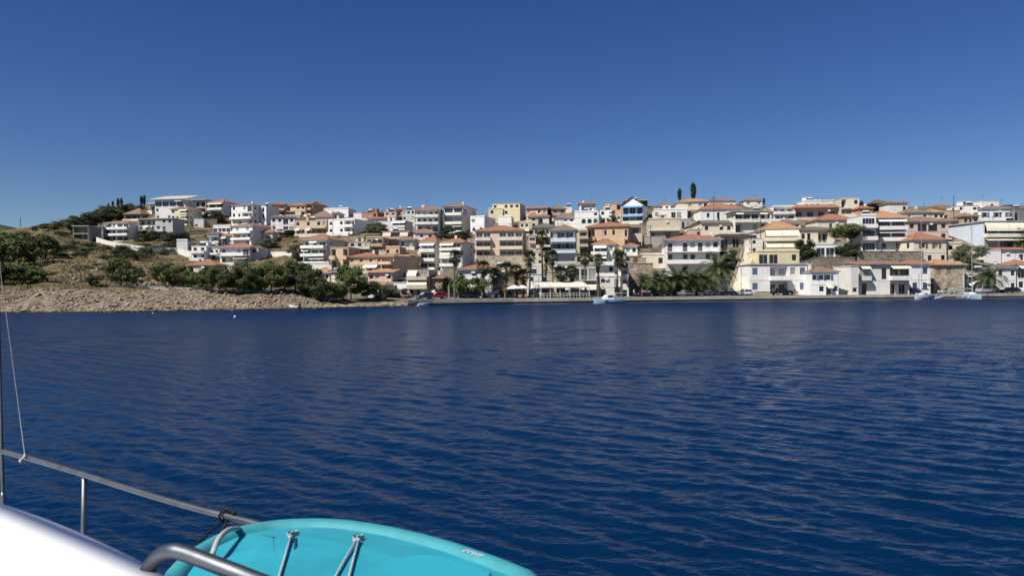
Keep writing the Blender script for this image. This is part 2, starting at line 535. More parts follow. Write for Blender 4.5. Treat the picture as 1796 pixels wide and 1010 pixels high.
def build_ground():
    xs = list(np.arange(-400, 2301, 25.0))
    svals = [-6, -3, 0, .8, 2, 3.5, 5, 7, 9, 11, 13, 15, 17] + list(np.arange(20, 260, 4.0)) + [280, 320, 400]
    rs = np.random.RandomState(3)
    mb = MB()
    grid = []
    for s in svals:
        row = []
        for x in xs:
            D = shore(x) + s
            z = zs(x, s)
            amp = 0
            if x < 620 and s > 0:
                amp = .45 if s < 18 else .5
            elif s > 18:
                amp = .12
            z += rs.randn() * amp * .5
            u = ray(x, 505)
            row.append((u.x * D, D, z))
        grid.append(row)
    n = len(xs)
    vs = [p for r in grid for p in r]
    fs, mi = [], []
    for i in range(len(svals) - 1):
        for j in range(n - 1):
            if svals[i] < 0 and xs[j] >= 700:
                continue                                    # the quay wall stands here instead
            fs.append((i * n + j, i * n + j + 1, (i + 1) * n + j + 1, (i + 1) * n + j))
            x = xs[j]
            mi.append(2 if x > 585 else (1 if svals[i] < 15 else 0))
    me = bpy.data.meshes.new('hillside')
    me.from_pydata(vs, [], fs)
    for k in ('dry_ground', 'rocky_ground', 'town_ground'):
        me.materials.append(MATS[k])
    me.polygons.foreach_set('material_index', mi)
    me.polygons.foreach_set('use_smooth', [True] * len(fs))
    me.update()
    tag(link('hillside', me), kind='structure')
    # quay wall with cap stones, and the road behind it
    q, r_, cap = MB(), MB(), MB()
    qx = [715] + list(np.arange(740, 2301, 20.0))
    def at(x, s, z):
        D = shore(x) + s
        return (ray(x, 505).x * D, D, z)
    for a, b in zip(qx[:-1], qx[1:]):
        ztop = 1.02
        q.quad(at(a, -.25, -2), at(b, -.25, -2), at(b, -.25, ztop), at(a, -.25, ztop))
        q.quad(at(a, -.25, ztop), at(b, -.25, ztop), at(b, .9, ztop), at(a, .9, ztop))
        cap.loft([[at(x, -.40, .50), at(x, -.40, 1.14), at(x, .8, 1.14), at(x, .8, .50)] for x in (a, b)])
        r_.quad(at(a, .8, 1.085), at(b, .8, 1.085), at(b, 8, zs(b, 8) + .05), at(a, 8, zs(a, 8) + .05))
    MATS['quay_stone'] = mat('quay_stone', (.30, .27, .22), .9, .2, .7, .05, 3, streak=.5)
    MATS['quay_cap'] = mat('quay_cap', (.56, .50, .40), .9, .15, .7, .02, 3)
    tag(q.obj('quay_wall', 'quay_stone'), kind='structure')
    tag(cap.obj('quay_edge', 'quay_cap'), kind='structure')
    tag(r_.obj('road', 'road_asphalt'), kind='structure')
    # the hill far behind on the left
    h = MB()
    prof = [(-500, 400), (-250, 385), (-120, 380), (-40, 388), (0, 394), (30, 400), (60, 411), (100, 418), (140, 420), (200, 424)]
    rows = []
    for D, dy in ((470, 40), (560, 16), (700, 0), (1000, 30)):
        rows.append([P(x, y + dy, D) for x, y in prof])
    h.loft(rows, caps=False, closed=False)
    tag(h.obj('far_hill', 'wooded_ground', smooth=True), kind='structure')
build_ground()

# ------------------------------------------------------------------ houses
MESHES = {}
def win_meshes(wd, ht, frame, glass, arched=False):
    wd, ht = round(wd * 5) / 5, round(ht * 5) / 5
    key = (wd, ht, frame, glass, arched)
    if key not in MESHES:
        t = .055
        f = MB()
        f.box(-wd / 2, -wd / 2 + t, -.03, .05, 0, ht)
        f.box(wd / 2 - t, wd / 2, -.03, .05, 0, ht)
        f.box(-wd / 2 + t, wd / 2 - t, -.03, .05, 0, t)
        f.box(-wd / 2 + t, wd / 2 - t, -.03, .05, ht - t, ht)
        n = max(0, round(wd / .9) - 1)
        for k in range(n):
            x = -wd / 2 + wd * (k + 1) / (n + 1)
            f.box(x - .02, x + .02, -.025, .045, t, ht - t)
        g = MB()
        g.box(-wd / 2 + .05, wd / 2 - .05, .01, .03, .04, ht - .04)
        MESHES[key] = (f.mesh('window', 'frame_' + frame), g.mesh('pane', glass))
    return MESHES[key]
def shutter_mesh(wd, ht, kind, nslat=True):
    wd, ht = round(wd * 10) / 10, round(ht * 10) / 10
    key = ('sh', wd, ht, kind)
    if key not in MESHES:
        b = MB()
        t = .06
        b.box(-wd / 2, wd / 2, 0, .03, 0, ht)
        b.box(-wd / 2, -wd / 2 + t, -.03, 0, 0, ht); b.box(wd / 2 - t, wd / 2, -.03, 0, 0, ht)
        for z in (0, ht / 2 - t / 2, ht - t):
            b.box(-wd / 2 + t, wd / 2 - t, -.025, 0, z, z + t)
        MESHES[key] = b.mesh('shutter', 'shutter_' + kind)
    return MESHES[key]

def runs(s, ch):
    """runs of the same letter: [(start, end, letter)]"""
    out, i = [], 0
    while i < len(s):
        if s[i] in ch:
            j = i
            while j < len(s) and s[j] == s[i]:
                j += 1
            out.append((i, j, s[i])); i = j
        else:
            i += 1
    return out

def house(x0, x1, yt, yb, roof, ya, wall, floors, label, yaw=0, dep=8.5, D=None, rmat='terra', frame='white', glass='glass_dark',
          shut='brown', awn='cream', awn2=None, par=None, side='', name='house', stone=None, ch=0, rail='metal_white', over=None,
          clutter=True, sidewall=None, bd=1.35, group='houses of the hillside town', cat='house'):
    rr = random.Random(hash((x0, yt, yb)) % 99991)
    xc = (x0 + x1) / 2
    if D is None:
        D = D_at(xc, yb)
    a = math.radians(yaw)
    e = Vector((math.cos(a), math.sin(a), 0))
    n = Vector((-math.sin(a), math.cos(a), 0))
    c = P(xc, yb, D)
    def hit(x):
        r = ray(x, yb)
        t = (c - CAM).dot(n) / r.dot(n)
        return CAM + r * t
    A, B = hit(x0), hit(x1)
    W = (B - A).dot(e)
    org = (A + B) / 2
    org.z = c.z
    Dc = org.y
    H = (yb - yt) / FPX * Dc
    if roof == 'flat':
        H -= .12
    root = thing(name, label, cat, org, a, group)
    wm = MATS[stone] if stone else wallmat(wall)
    def enrich(spec):                                       # small windows and sun blinds the rows above are too coarse to list
        p_ = spec.split('/')
        p_[0] = ''.join('w' if (q == '.' and rr.random() < .24) else q for q in p_[0])
        if len(p_) == 1:
            p_.append('.' * len(p_[0]))
        if len(p_) == 2:
            p_.append(''.join('n' if (q in 'dD' and rr.random() < .22) else '.' for q in p_[0]))
        return '/'.join(p_)
    if clutter and not any(k_ in label for k_ in ('blank', 'windowless', 'plain', 'one ', 'two ', 'three windows', 'four ')):
        floors = [enrich(f_) for f_ in floors]
        if not side:
            side = rr.choice(['', '.w', 'w.', '.w.', 'w.w'])
    body = MB()
    nf = len(floors)
    fh = H / nf
    hw = W / 2
    def mapper(face):
        if face == 'f': return lambda u, d, z: (u, d, z)
        if face == 'r': return lambda u, d, z: (hw - d, u + dep / 2, z)
        if face == 'l': return lambda u, d, z: (-hw + d, dep / 2 - u, z)
    ROT = {'f': 0, 'r': math.pi / 2, 'l': -math.pi / 2}
    def panel(face, u0, u1, z0, z1, holes):
        mp = mapper(face)
        us = sorted({u0, u1, *[h[0] for h in holes], *[h[1] for h in holes]})
        zs_ = sorted({z0, z1, *[h[2] for h in holes], *[h[3] for h in holes]})
        for i in range(len(us) - 1):
            for j in range(len(zs_) - 1):
                um, zm = (us[i] + us[i + 1]) / 2, (zs_[j] + zs_[j + 1]) / 2
                if any(h[0] < um < h[1] and h[2] < zm < h[3] for h in holes):
                    continue
                body.quad(mp(us[i], 0, zs_[j]), mp(us[i + 1], 0, zs_[j]), mp(us[i + 1], 0, zs_[j + 1]), mp(us[i], 0, zs_[j + 1]))
        for (a0, a1, b0, b1, d, arch) in holes:
            body.quad(mp(a0, 0, b0), mp(a1, 0, b0), mp(a1, d, b0), mp(a0, d, b0))
            body.quad(mp(a0, 0, b1), mp(a1, 0, b1), mp(a1, d, b1), mp(a0, d, b1))
            body.quad(mp(a0, 0, b0), mp(a0, d, b0), mp(a0, d, b1), mp(a0, 0, b1))
            body.quad(mp(a1, 0, b0), mp(a1, d, b0), mp(a1, d, b1), mp(a1, 0, b1))
            body.quad(mp(a0, d, b0), mp(a1, d, b0), mp(a1, d, b1), mp(a0, d, b1))
            if arch:
                r = (a1 - a0) / 2
                um = (a0 + a1) / 2
                rz = min(r, (b1 - b0) * .45)
                for sg in (-1, 1):
                    arc = [mp(um + sg * r * math.cos(t * math.pi / 2 / 5), .002, b1 - rz + rz * math.sin(t * math.pi / 2 / 5)) for t in range(6)]
                    cn = mp(um + sg * r, .002, b1)
                    for t in range(5):
                        body.add((cn, arc[t], arc[t + 1]), ((0, 1, 2),))
    wins = []
    def place_window(face, u, z, wd, ht, d, kind):
        mp = mapper(face)
        loc = mp(u, d, z)
        if kind == 'c':
            for sg in (-1, 1):
                link('shutter', shutter_mesh(wd / 2, ht, shut), root, mp(u + sg * wd / 4, d - .05, z), ROT[face])
            return
        f, g = win_meshes(wd, ht, frame, glass)
        o = link('window' if kind in 'wsa' else 'glass_door', f, root, loc, ROT[face])
        link('pane', g, o)
        if kind == 's':
            for sg in (-1, 1):
                link('shutter', shutter_mesh(wd / 2, ht, shut), root, mp(u + sg * wd * .77, -.06, z), ROT[face])
    def facade(face, width, specs):
        holes = []
        for k, spec in enumerate(specs):
            bays = spec.split('/')[0]
            zb = H - (k + 1) * fh
            nb = max(1, len(bays))
            cw = width / nb
            for (i, j, t) in runs(bays, 'o'):
                u0, u1 = -width / 2 + i * cw + .18, -width / 2 + j * cw - .18
                dd = 1.3
                holes.append((u0, u1, zb + .04, zb + fh * .86, dd, False))
                for q in range(i, j):
                    uu = -width / 2 + (q + .5) * cw
                    wins.append((face, uu, zb + .06, min(2.0, cw * .62), fh * .7, dd - .06, 'd'))
            for i, t in enumerate(bays):
                u = -width / 2 + (i + .5) * cw
                if t in 'wsca':
                    ww, wh = min(1.15, cw * .62), min(1.5, fh * .46)
                    z = zb + fh * .34
                elif t == 'd':
                    ww, wh, z = min(1.15, cw * .62), fh * .74, zb + .05
                elif t == 'D':
                    ww, wh, z = cw * .84, fh * .74, zb + .05
                elif t == 'A':
                    ww, wh, z = cw * .72, fh * .74, zb + .05
                else:
                    continue
                ww, wh = max(.4, round(ww * 5) / 5), max(.6, round(wh * 5) / 5)
                wh = min(wh, fh - .1)
                dd = 1.1 if t == 'A' else .16
                holes.append((u - ww / 2, u + ww / 2, z, z + wh, dd, t in 'aA'))
                if t == 'A':
                    wins.append((face, u, z, ww * .7, wh * .85, dd - .06, 'd'))
                else:
                    wins.append((face, u, z, ww, wh, dd - .05, t))
            # balconies and awnings
            parts = spec.split('/')
            if face == 'f' and len(parts) > 1:
                for (i, j, t) in runs(parts[1], 'br'):
                    u0, u1 = -width / 2 + i * cw + .04, -width / 2 + j * cw - .04
                    sl = MB()
                    sl.box(u0, u1, -bd, -.004, zb - .16, zb)
                    so = sl.obj('balcony', par and wallmat(par) or (wm if not stone else wallmat(wall)), root)
                    pp = MB()
                    if t == 'b':
                        hgt = min(.85, fh * .3)
                        pp.box(u0, u1, -bd, -bd + .1, zb + .002, zb + hgt)
                        pp.box(u0, u0 + .1, -bd + .102, -.004, zb + .002, zb + hgt)
                        pp.box(u1 - .1, u1, -bd + .102, -.004, zb + .002, zb + hgt)
                        pp.obj('parapet', par and wallmat(par) or (wm if not stone else wallmat(wall)), so)
                    else:
                        hgt = min(.95, fh * .34)
                        pp.box(u0, u1, -bd + .03, -bd + .08, zb + hgt - .05, zb + hgt)
                        pp.box(u0, u1, -bd + .03, -bd + .07, zb + hgt * .5, zb + hgt * .5 + .03)
                        m_ = max(2, int((u1 - u0) / .45))
                        for q in range(m_ + 1):
                            x = u0 + .03 + (u1 - u0 - .06) * q / m_
                            pp.box(x - .018, x + .018, -bd + .035, -bd + .07, zb + .002, zb + hgt - .05)
                        for x in (u0 + .03, u1 - .03):
                            pp.box(x - .02, x + .02, -bd + .08, -.01, zb + hgt - .05, zb + hgt)
                        pp.obj('railing', rail, so)
            if face == 'f' and len(parts) > 2:
                for (i, j, t) in runs(parts[2], 'nNm'):
                    u0, u1 = -width / 2 + i * cw + .05, -width / 2 + j * cw - .05
                    step = 5.5
                    m_ = max(1, round((u1 - u0) / step))
                    for q in range(m_):
                        v0 = u0 + (u1 - u0) * q / m_ + .04
                        v1 = u0 + (u1 - u0) * (q + 1) / m_ - .04
                        aw = MB()
                        if t in 'nm':
                            z1 = zb + fh * .93
                            prof = [(-.02, z1), (-.55, z1 - .17), (-1.0, z1 - .36), (-1.5, z1 - .58), (-1.52, z1 - .8)]
                        else:
                            z1 = zb + fh * .96
                            z2 = zb + fh * .40
                            prof = [(-.1, z1), (-.75, z1 - (z1 - z2) * .3), (-1.12, z1 - (z1 - z2) * .66), (-1.30, z2), (-1.31, z2 - .12)]
                        rings = [[(v0, y, z), (v1, y, z), (v1, y + .03, z - .03), (v0, y + .03, z - .03)] for y, z in prof]
                        aw.loft(rings)
                        aw.obj('awning', 'canvas_' + (awn2 if (awn2 and (q + k) % 2) else awn), root)
        return holes
    hf = facade('f', W, floors)
    sidespec = side if isinstance(side, (list, tuple)) else [side] * nf
    foot = -4.0
    panel('f', -hw, hw, foot, H, hf)
    hr = facade('r', dep, sidespec) if any(sidespec) else []
    panel('r', -dep / 2, dep / 2, foot, H, hr)
    hl = facade('l', dep, sidespec) if any(sidespec) else []
    panel('l', -dep / 2, dep / 2, foot, H, hl)
    body.quad((-hw, dep, foot), (hw, dep, foot), (hw, dep, H), (-hw, dep, H))
    body.quad((-hw, 0, H), (hw, 0, H), (hw, dep, H), (-hw, dep, H))
    wo = body.obj('wall', wm, root)
    for wv in wins:
        place_window(*wv)
    if clutter and nf > 1 and not stone:
        for k in range(1, nf):
            sc_ = MB()
            z_ = H - k * fh
            sc_.box(-hw - .05, hw + .05, -.06, -.003, z_ - .10, z_ + .04)
            sc_.obj('string_course', wallmat('white' if rr.random() < .6 else wall), root)
    # roof
    apex = (yt - ya) / FPX * Dc if ya else 1.2
    ro = MB()
    ov = over if over is not None else .55
    X0, X1, Y0, Y1 = -hw - ov, hw + ov, -ov, dep + ov
    if roof == 'flat':
        ro.box(-hw - .12, hw + .12, -.12, dep + .12, H + .003, H + .12)
        ro.box(-hw, hw, 0, .16, H + .123, H + .45) if rr.random() < .55 else None
        r_o = ro.obj('roof', wm if not stone else MATS['roof_flat'], root)
    elif roof == 'slab':
        ov = over if over is not None else .9
        ro.box(-hw - ov, hw + ov, -ov, dep + .2, H + .003, H + .25)
        r_o = ro.obj('roof', 'roof_flat' if rmat == 'terra' else rmat, root)
    elif roof == 'hip':
        apex = max(.7, apex)
        run = (Y1 - Y0) / 2
        inset = min(run, (X1 - X0) * .42)
        zb = H + .14
        b0 = [(X0, Y0, zb), (X1, Y0, zb), (X1, Y1, zb), (X0, Y1, zb)]
        rg = [(X0 + inset, Y0 + run, zb + apex), (X1 - inset, Y0 + run, zb + apex)]
        ro.add(b0 + rg, [(0, 1, 5, 4), (1, 2, 5), (2, 3, 4, 5), (3, 0, 4)])
        r_o = ro.obj('roof', rmat, root)
        ev = MB(); ev.box(X0 + .05, X1 - .05, Y0 + .05, Y1 - .05, H + .004, H + .13)
        ev.obj('eaves', wm if not stone else wallmat('cream'), root)
        rc = MB()
        for p_, q_ in ((rg[0], rg[1]), (b0[0], rg[0]), (b0[1], rg[1])):
            if (Vector(p_) - Vector(q_)).length > .3:
                rc.tube([Vector(p_) + Vector((0, 0, .02)), Vector(q_) + Vector((0, 0, .02))], .11, 5)
        rc.obj('ridge_tiles', rmat, r_o)
    elif roof == 'gable':                                   # ridge parallel to the front
        apex = max(.7, apex)
        zb = H + .12
        prof = [(Y0, zb), ((Y0 + Y1) / 2, zb + apex), (Y1, zb), (Y1, zb - .1), ((Y0 + Y1) / 2, zb + apex - .12), (Y0, zb - .1)]
        ro.loft([[(x, y, z) for y, z in prof] for x in (X0, X1)])
        r_o = ro.obj('roof', rmat, root)
        for x in (-hw, hw):
            body_g = MB(); body_g.add([(x, 0, H + .001), (x, dep, H + .001), (x, dep / 2, H + apex - .15)], [(0, 1, 2)])
            body_g.obj('gable', wm, root)
    elif roof == 'gfront':                                  # gable end to the front
        zb = H + .1
        prof = [(X0, zb), (0, zb + apex), (X1, zb), (X1, zb - .1), (0, zb + apex - .14), (X0, zb - .1)]
        ro.loft([[(x, y, z) for x, z in prof] for y in (Y0, Y1)])
        r_o = ro.obj('roof', rmat, root)
        gb = MB(); gb.add([(-hw, .0, H + .001), (hw, .0, H + .001), (0, .0, H + apex * .93)], [(0, 1, 2)])
        gb.obj('gable', wm, root)
    elif roof == 'shed':                                    # rises away from the sea
        zb = H + .1
        prof = [(Y0, zb), (dep, zb + apex), (dep, zb + apex - .12), (Y0, zb - .12)]
        ro.loft([[(x, y, z) for y, z in prof] for x in (X0, X1)])
        r_o = ro.obj('roof', rmat, root)
    top = H + (apex if roof in ('hip', 'gable') else .12)
    # chimneys, aerials, heaters
    nch = ch if ch else (1 if (roof in ('hip', 'gable') and rr.random() < .35) else 0)
    for q in range(nch):
        c_ = MB()
        u = (rr.random() - .5) * W * .7
        zt = H + (apex * .85 if roof in ('hip', 'gable') else .1) + .9
        c_.box(u - .3, u + .3, dep * .45, dep * .45 + .5, H, zt)
        c_.box(u - .38, u + .38, dep * .45 - .08, dep * .45 + .58, zt + .002, zt + .12)
        c_.obj('chimney', wallmat('white'), root)
    if clutter and yb < 495 and rr.random() < .7:
        tr = MB()
        tw = W * (.35 + .5 * rr.random()); u0 = -hw + (W - tw) * rr.random(); u1 = u0 + tw
        tdp = 2.2 + 1.8 * rr.random(); zt = -.25 - .5 * rr.random()
        tr.box(u0, u1, -tdp, -.02, -4.0, zt)
        t_o = tr.obj('terrace', wallmat(rr.choice(['offwhite', 'beige', 'cream', 'white'])) if rr.random() < .6 else MATS[rr.choice(['stone_cream', 'stone_tan', 'stone_grey'])], root)
        pw = MB()
        pw.box(u0, u1, -tdp + .002, -tdp + .14, zt + .002, zt + .75)
        pw.box(u0, u0 + .14, -tdp + .142, -.03, zt + .002, zt + .75)
        pw.box(u1 - .14, u1, -tdp + .142, -.03, zt + .002, zt + .75)
        pw.obj('parapet', wallmat('offwhite'), t_o)
    if clutter:
        if roof == 'flat' and rr.random() < .4 and W > 4.5:
            shd = MB()
            u = (rr.random() - .5) * W * .45
            shd.box(u - 1.3, u + 1.3, dep * .45, dep * .45 + 2.4, H + .125, H + 1.7)
            shd.box(u - 1.45, u + 1.45, dep * .45 - .15, dep * .45 + 2.55, H + 1.703, H + 1.82)
            sh_o = shd.obj('stair_head', wm, root)
            dr = MB(); dr.box(u - .45, u + .45, dep * .45 - .03, dep * .45 + .02, H + .14, H + 1.55); dr.obj('door', 'frame_brown', sh_o)
        if W > 5 and rr.random() < .5:
            dp = MB()
            u = hw - .25 if rr.random() < .5 else -hw + .25
            dp.tube([(u, -.08, -.3), (u, -.08, H - .1)], .06, 6)
            dp.obj('downpipe', 'metal_white', root)
        if rr.random() < .5:
            an = MB()
            u = (rr.random() - .5) * W * .7
            yy = dep * (.3 + .4 * rr.random())
            hh = 1.6 + rr.random() * 1.3
            an.tube([(u, yy, H), (u, yy, top + hh)], .03, 5)
            for q in range(4):
                an.tube([(u - .45 + q * .05, yy, top + hh - .15 - q * .2), (u + .45 - q * .05, yy, top + hh - .15 - q * .2)], .016, 4)
            an.obj('aerial', 'metal_dark', root)
        if roof in ('flat', 'slab') and rr.random() < .45:
            so = MB()
            u = (rr.random() - .5) * W * .5
            so.add([(u - .9, 1.2, H + .15), (u + .9, 1.2, H + .15), (u + .9, 2.2, H + 1.15), (u - .9, 2.2, H + 1.15)], [(0, 1, 2, 3)])
            so.box(u - .9, u + .9, 2.2, 2.3, H + .12, H + 1.12)
            p_ = so.obj('solar_panel', 'solar', root)
            tk = MB(); tk.tube([(u - .8, 2.35, H + 1.3), (u + .8, 2.35, H + 1.3)], .24, 8)
            tk.obj('water_tank', 'metal_white', p_)
        if rr.random() < .45 and W > 4:
            ac = MB()
            u = (rr.random() - .5) * W * .8
            z = H - fh * (rr.randrange(nf)) - fh * .22
            ac.box(u - .4, u + .4, -.32, -.01, z - .3, z + .25)
            ac.obj('air_conditioner', 'metal_white', root)
    return root

def wall_line(pts, h, m, label, name='retaining_wall', thick=.5, cat='wall', below=2.5, cap=None, group=None):
    """a wall following the ground under the pixels pts"""
    g = [G(x, y) for x, y in pts]
    base = g[0].copy()
    lo, up = [], []
    fr = []
    for p in g:
        q = p - base
        hh = h if not isinstance(h, (list, tuple)) else h[len(fr)]
        fr.append([(q.x, q.y, q.z - below), (q.x, q.y, q.z + hh), (q.x + .02, q.y + thick, q.z + hh), (q.x + .02, q.y + thick, q.z - below)])
    root = thing(name, label, cat, base, 0, group)
    mb = MB(); mb.loft(fr)
    mb.obj('masonry', m, root)
    c = MB()
    c.loft([[(f[1][0], f[1][1] - .07, f[1][2] + .004), (f[1][0], f[1][1] - .07, f[1][2] + .12), (f[2][0], f[2][1] + .07, f[2][2] + .12), (f[2][0], f[2][1] + .07, f[2][2] + .004)] for f in fr])
    c.obj('coping', cap or m, root)
    return root

# ---- the catalogue, from the left end of the town to the right; pixel box of the front, storeys top to bottom
h = house
h(128, 155, 397, 421, 'slab', 0, 'concrete', ['oo', 'oo'], 'unfinished concrete frame with open floors above the ochre slope', over=.3, rmat='roof_flat', clutter=False)
h(156, 181, 398, 418, 'flat', 0, 'darkgrey', ['.w', '...'], 'dark grey low house between the concrete frame and red-roofed hotel')
h(184, 227, 391, 424, 'hip', 385, 'white', ['DwDD/bbbb/n...', 'wdDD/bbbb', 'dwDD'], 'white three-storey house with red roof, leftmost above the dirt road', -14, 11, awn='green', rmat='terra', side='..w')
h(218, 247, 376, 388, 'hip', 365, 'concrete', ['ooo/bbb'], 'grey house with brown roof half hidden below the hilltop cypresses', -10, rmat='terra_old', par='white')
h(243, 303, 384, 417, 'slab', 0, 'grey', ['ooo.aa', 'wddwd./rrrrr.', 'oo.o.w'], 'long grey three-level house with railed terrace below the glass villa', -6, rmat='roof_flat', over=.5)
h(272, 322, 350, 388, 'shed', 339, 'lightgrey', ['DDDD', '......', 'w.w.w/bbbbb'], 'modern villa with glass band under a tilted roof on the hilltop', -8, 10, par='white', rmat='roof_flat', over=1.6, glass='glass_blue', name='villa')
h(262, 283, 357, 372, 'slab', 0, 'offwhite', ['oo'], 'low annex with white slanting roof edge left of the glass villa', -12, rmat='canvas_white', over=.5)
h(300, 331, 367, 396, 'hip', 361, 'cream', ['a.DD/..bb/..nn', '..DD/..bb/..nn', 'w.DD/..bb'], 'cream house with brown tile roof and stacked pale awnings, below the villa', -12, 9, rmat='terra_old', side='w.w')
h(318, 338, 352, 364, 'hip', 347, 'beige', ['oo'], 'small beige house with dark openings right of the villa top', 0, rmat='terra_old')
h(337, 361, 351, 376, 'slab', 0, 'beige', ['oo', 'oo/bb'], 'open dark loggia house under flat slab beside the villa', -8, rmat='roof_flat', over=.5)
h(366, 392, 355, 381, 'hip', 348, 'lightgrey', ['DD/bb', 'ww/bb'], 'grey-pink house with red roof, white parapets and trees before it', -16, 10, par='white', side='w')
h(340, 357, 383, 400, 'flat', 0, 'white', ['..', 'w.'], 'white stepped block with an outside stair below the loggia house', 12, 5, clutter=False)
h(374, 404, 396, 411, 'flat', 0, 'white', ['DDDD/bbbb'], 'white band-fronted house with one dark strip window', -8, 7, clutter=False)
h(363, 383, 410, 429, 'hip', 406, 'white', ['ss'], 'small white house with two tall shuttered windows and grey hip roof', -4, 7, rmat='tile_grey', shut='green')
h(389, 408, 414, 430, 'hip', 407, 'bluegrey', ['Dw'], 'small blue-grey house with red roof beside the white terraces', -6, 7)
h(408, 443, 397, 432, 'hip', 390, 'white', ['ww/bb', 'oow/bbb', '..o'], 'white house with brown roof and three stacked white terraces', -20, 12, rmat='terra_old')
h(406, 443, 360, 396, 'hip', 355, 'white', ['w.wD', 'wdoo/bbbb', '.A.o'], 'tall white house on the ridge with shaded right side wall', -20, 12, rmat='terra_old')
h(457, 467, 361, 394, 'flat', 0, 'white', ['d', 'd', '.'], 'narrow white block with two dark windows beside the tall white house', -24, 8)
h(386, 438, 434, 463, 'hip', 426, 'lightgrey', ['w.wD/rrrr', 'dw.w/..../..nn'], 'pale grey house with bright red roof above the shore pines', -8, 9, side='w', bd=1.9, over=1.0)
h(439, 453, 435, 458, 'flat', 0, 'grey', ['w', '.'], 'plain grey block joined to the bright red-roofed house', -10, 8)
h(310, 329, 421, 443, 'flat', 0, 'white', ['..', '..'], 'blank white cube house at the end of the dirt road wall', 6, 6, clutter=False)
h(336, 362, 431, 456, 'flat', 0, 'white', ['ww/bb', 'dd/bb'], 'white two-storey house with green doors and white balconies', -6, 8, glass='glass_dark', frame='white')
h(367, 385, 436, 456, 'flat', 0, 'white', ['ww/bb', 'oo'], 'narrow white house with horizontal window bands left of bright red roof', -6, 7)
h(328, 378, 465, 480, 'hip', 457, 'cream', ['o.oo'], 'low cream arcade house with red roof behind the shore pines', -4, 7)
h(380, 410, 466, 478, 'flat', 0, 'offwhite', ['....'], 'low white balustraded terrace block behind the shore pines', 0, 5, clutter=False)
h(462, 478, 408, 426, 'hip', 402, 'offwhite', ['A'], 'tiny white shed with arched front and red roof by olive bushes', 0, 6)
h(475, 500, 359, 379, 'hip', 354, 'orange', ['oo/bb', 'oo'], 'orange ridge house with dark loggias, left part of the orange row', -4, 9)
h(501, 536, 361, 379, 'hip', 355, 'peach', ['o.ww', 'oo.o'], 'peach ridge house, middle of the orange row', -4, 8)
h(537, 548, 358, 378, 'hip', 352, 'orange', ['o/b', 'o/b'], 'narrow orange ridge house with brown side wall at the row end', -18, 12)
h(475, 517, 381, 407, 'shed', 375, 'white', ['wwDw', 'w.DD/bbbb'], 'white house with long brown lean-to roof below the orange row', 0, 8, rmat='terra_old', over=.6)
h(518, 573, 386, 414, 'flat', 0, 'peach', ['a.a.ww/...bbb', 'd.d.oo/bbbbbb'], 'peach house with arched windows and corner loggia above a dry lot', -4, 9)
h(545, 582, 381, 394, 'hip', 369, 'offwhite', ['w..w'], 'low house under a wide weathered brown roof behind the peach house', 0, 9, rmat='terra_old')
h(576, 622, 385, 411, 'flat', 0, 'white', ['a.woo/...bb', 'd.doo/bbbbb'], 'white house with buttresses and corner balconies, blue-grey side wall', -22, 13, sidewall=None)
h(568, 611, 366, 382, 'flat', 0, 'white', ['....'], 'plain white flat-topped block on the ridge', -10, 9)
h(583, 594, 375, 388, 'hip', 371, 'white', ['w'], 'tiny white house with grey hip roof in front of the white ridge block', -10, 6, rmat='tile_grey')
h(620, 634, 373, 385, 'flat', 0, 'white', ['..'], 'low white parapet block left of the brick-red house', 0, 5, clutter=False)
h(634, 662, 372, 385, 'flat', 0, 'brick', ['..w'], 'brick-red flat house on the ridge', -14, 8)
h(645, 690, 384, 400, 'hip', 380, 'grey', ['w..w'], 'low grey house under a thin red roof behind green bushes', 0, 7)
h(674, 695, 371, 388, 'flat', 0, 'pink', ['ww', '..'], 'dusky pink flat house on the ridge', 0, 7)
h(664, 712, 387, 411, 'flat', 0, 'lightgrey', ['..DD/..bb/..nn', '..DD/..bb/..nn'], 'pale house with two long white awnings and glazed right half', -8, 9, awn='white')
h(695, 706, 368, 383, 'hip', 363, 'salmon', ['w'], 'narrow salmon ridge house with red roof', 0, 6)
h(706, 728, 368, 398, 'flat', 0, 'grey', ['www', '..w', 'w..'], 'grey stone-sided house with rooftop terrace left of arcaded house', -14, 10, rail='metal_dark')
h(730, 770, 368, 406, 'hip', 361, 'lightgrey', ['wooo/bbbb', 'dwdw/bbbb', 'AAA'], 'light grey arcaded house with two long white balconies and red roof', -4, 9, par='white', ch=2, bd=1.9, over=1.0)
h(779, 812, 362, 409, 'hip', 354, 'lightgrey', ['DD/bb', 'DD/bb', 'DD/bb'], 'tall grey-white house with pillared corner and red hip roof on the ridge', -14, 17, par='white', side=['D.D', 'D.D', '..w'], ch=1, bd=1.9, over=1.0)
h(717, 762, 409, 420, 'hip', 401, 'pink', ['aaa'], 'low pink house with arched windows below the arcaded house', -6, 7, rmat='terra_old')
h(672, 717, 407, 431, 'slab', 0, 'tan', ['DDD/bbb/N.N', 'ooo'], 'tan house with two pink drop awnings over a dark basement', -4, 8, awn='pink', over=.5, rmat='roof_flat')
h(700, 727, 421, 438, 'hip', 415, 'cream', ['ss'], 'cream house with two grey-shuttered windows and brown roof', -8, 7, rmat='terra_old', shut='blue')
h(677, 701, 433, 450, 'flat', 0, 'orange', ['w.w'], 'orange flat-roofed upper block above the loggia house', -10, 6, clutter=False)
h(664, 677, 438, 450, 'flat', 0, 'pink', ['..'], 'small pink parapet block left of the orange upper block', 0, 5, clutter=False)
h(737, 764, 425, 474, 'hip', 413, 'offwhite', ['DD/bb/nn', 'DD/bb', 'DD/bb'], 'cream four-level house with white balconies, left of a matching neighbour', -10, 12, awn='white', par='white', side='.w')
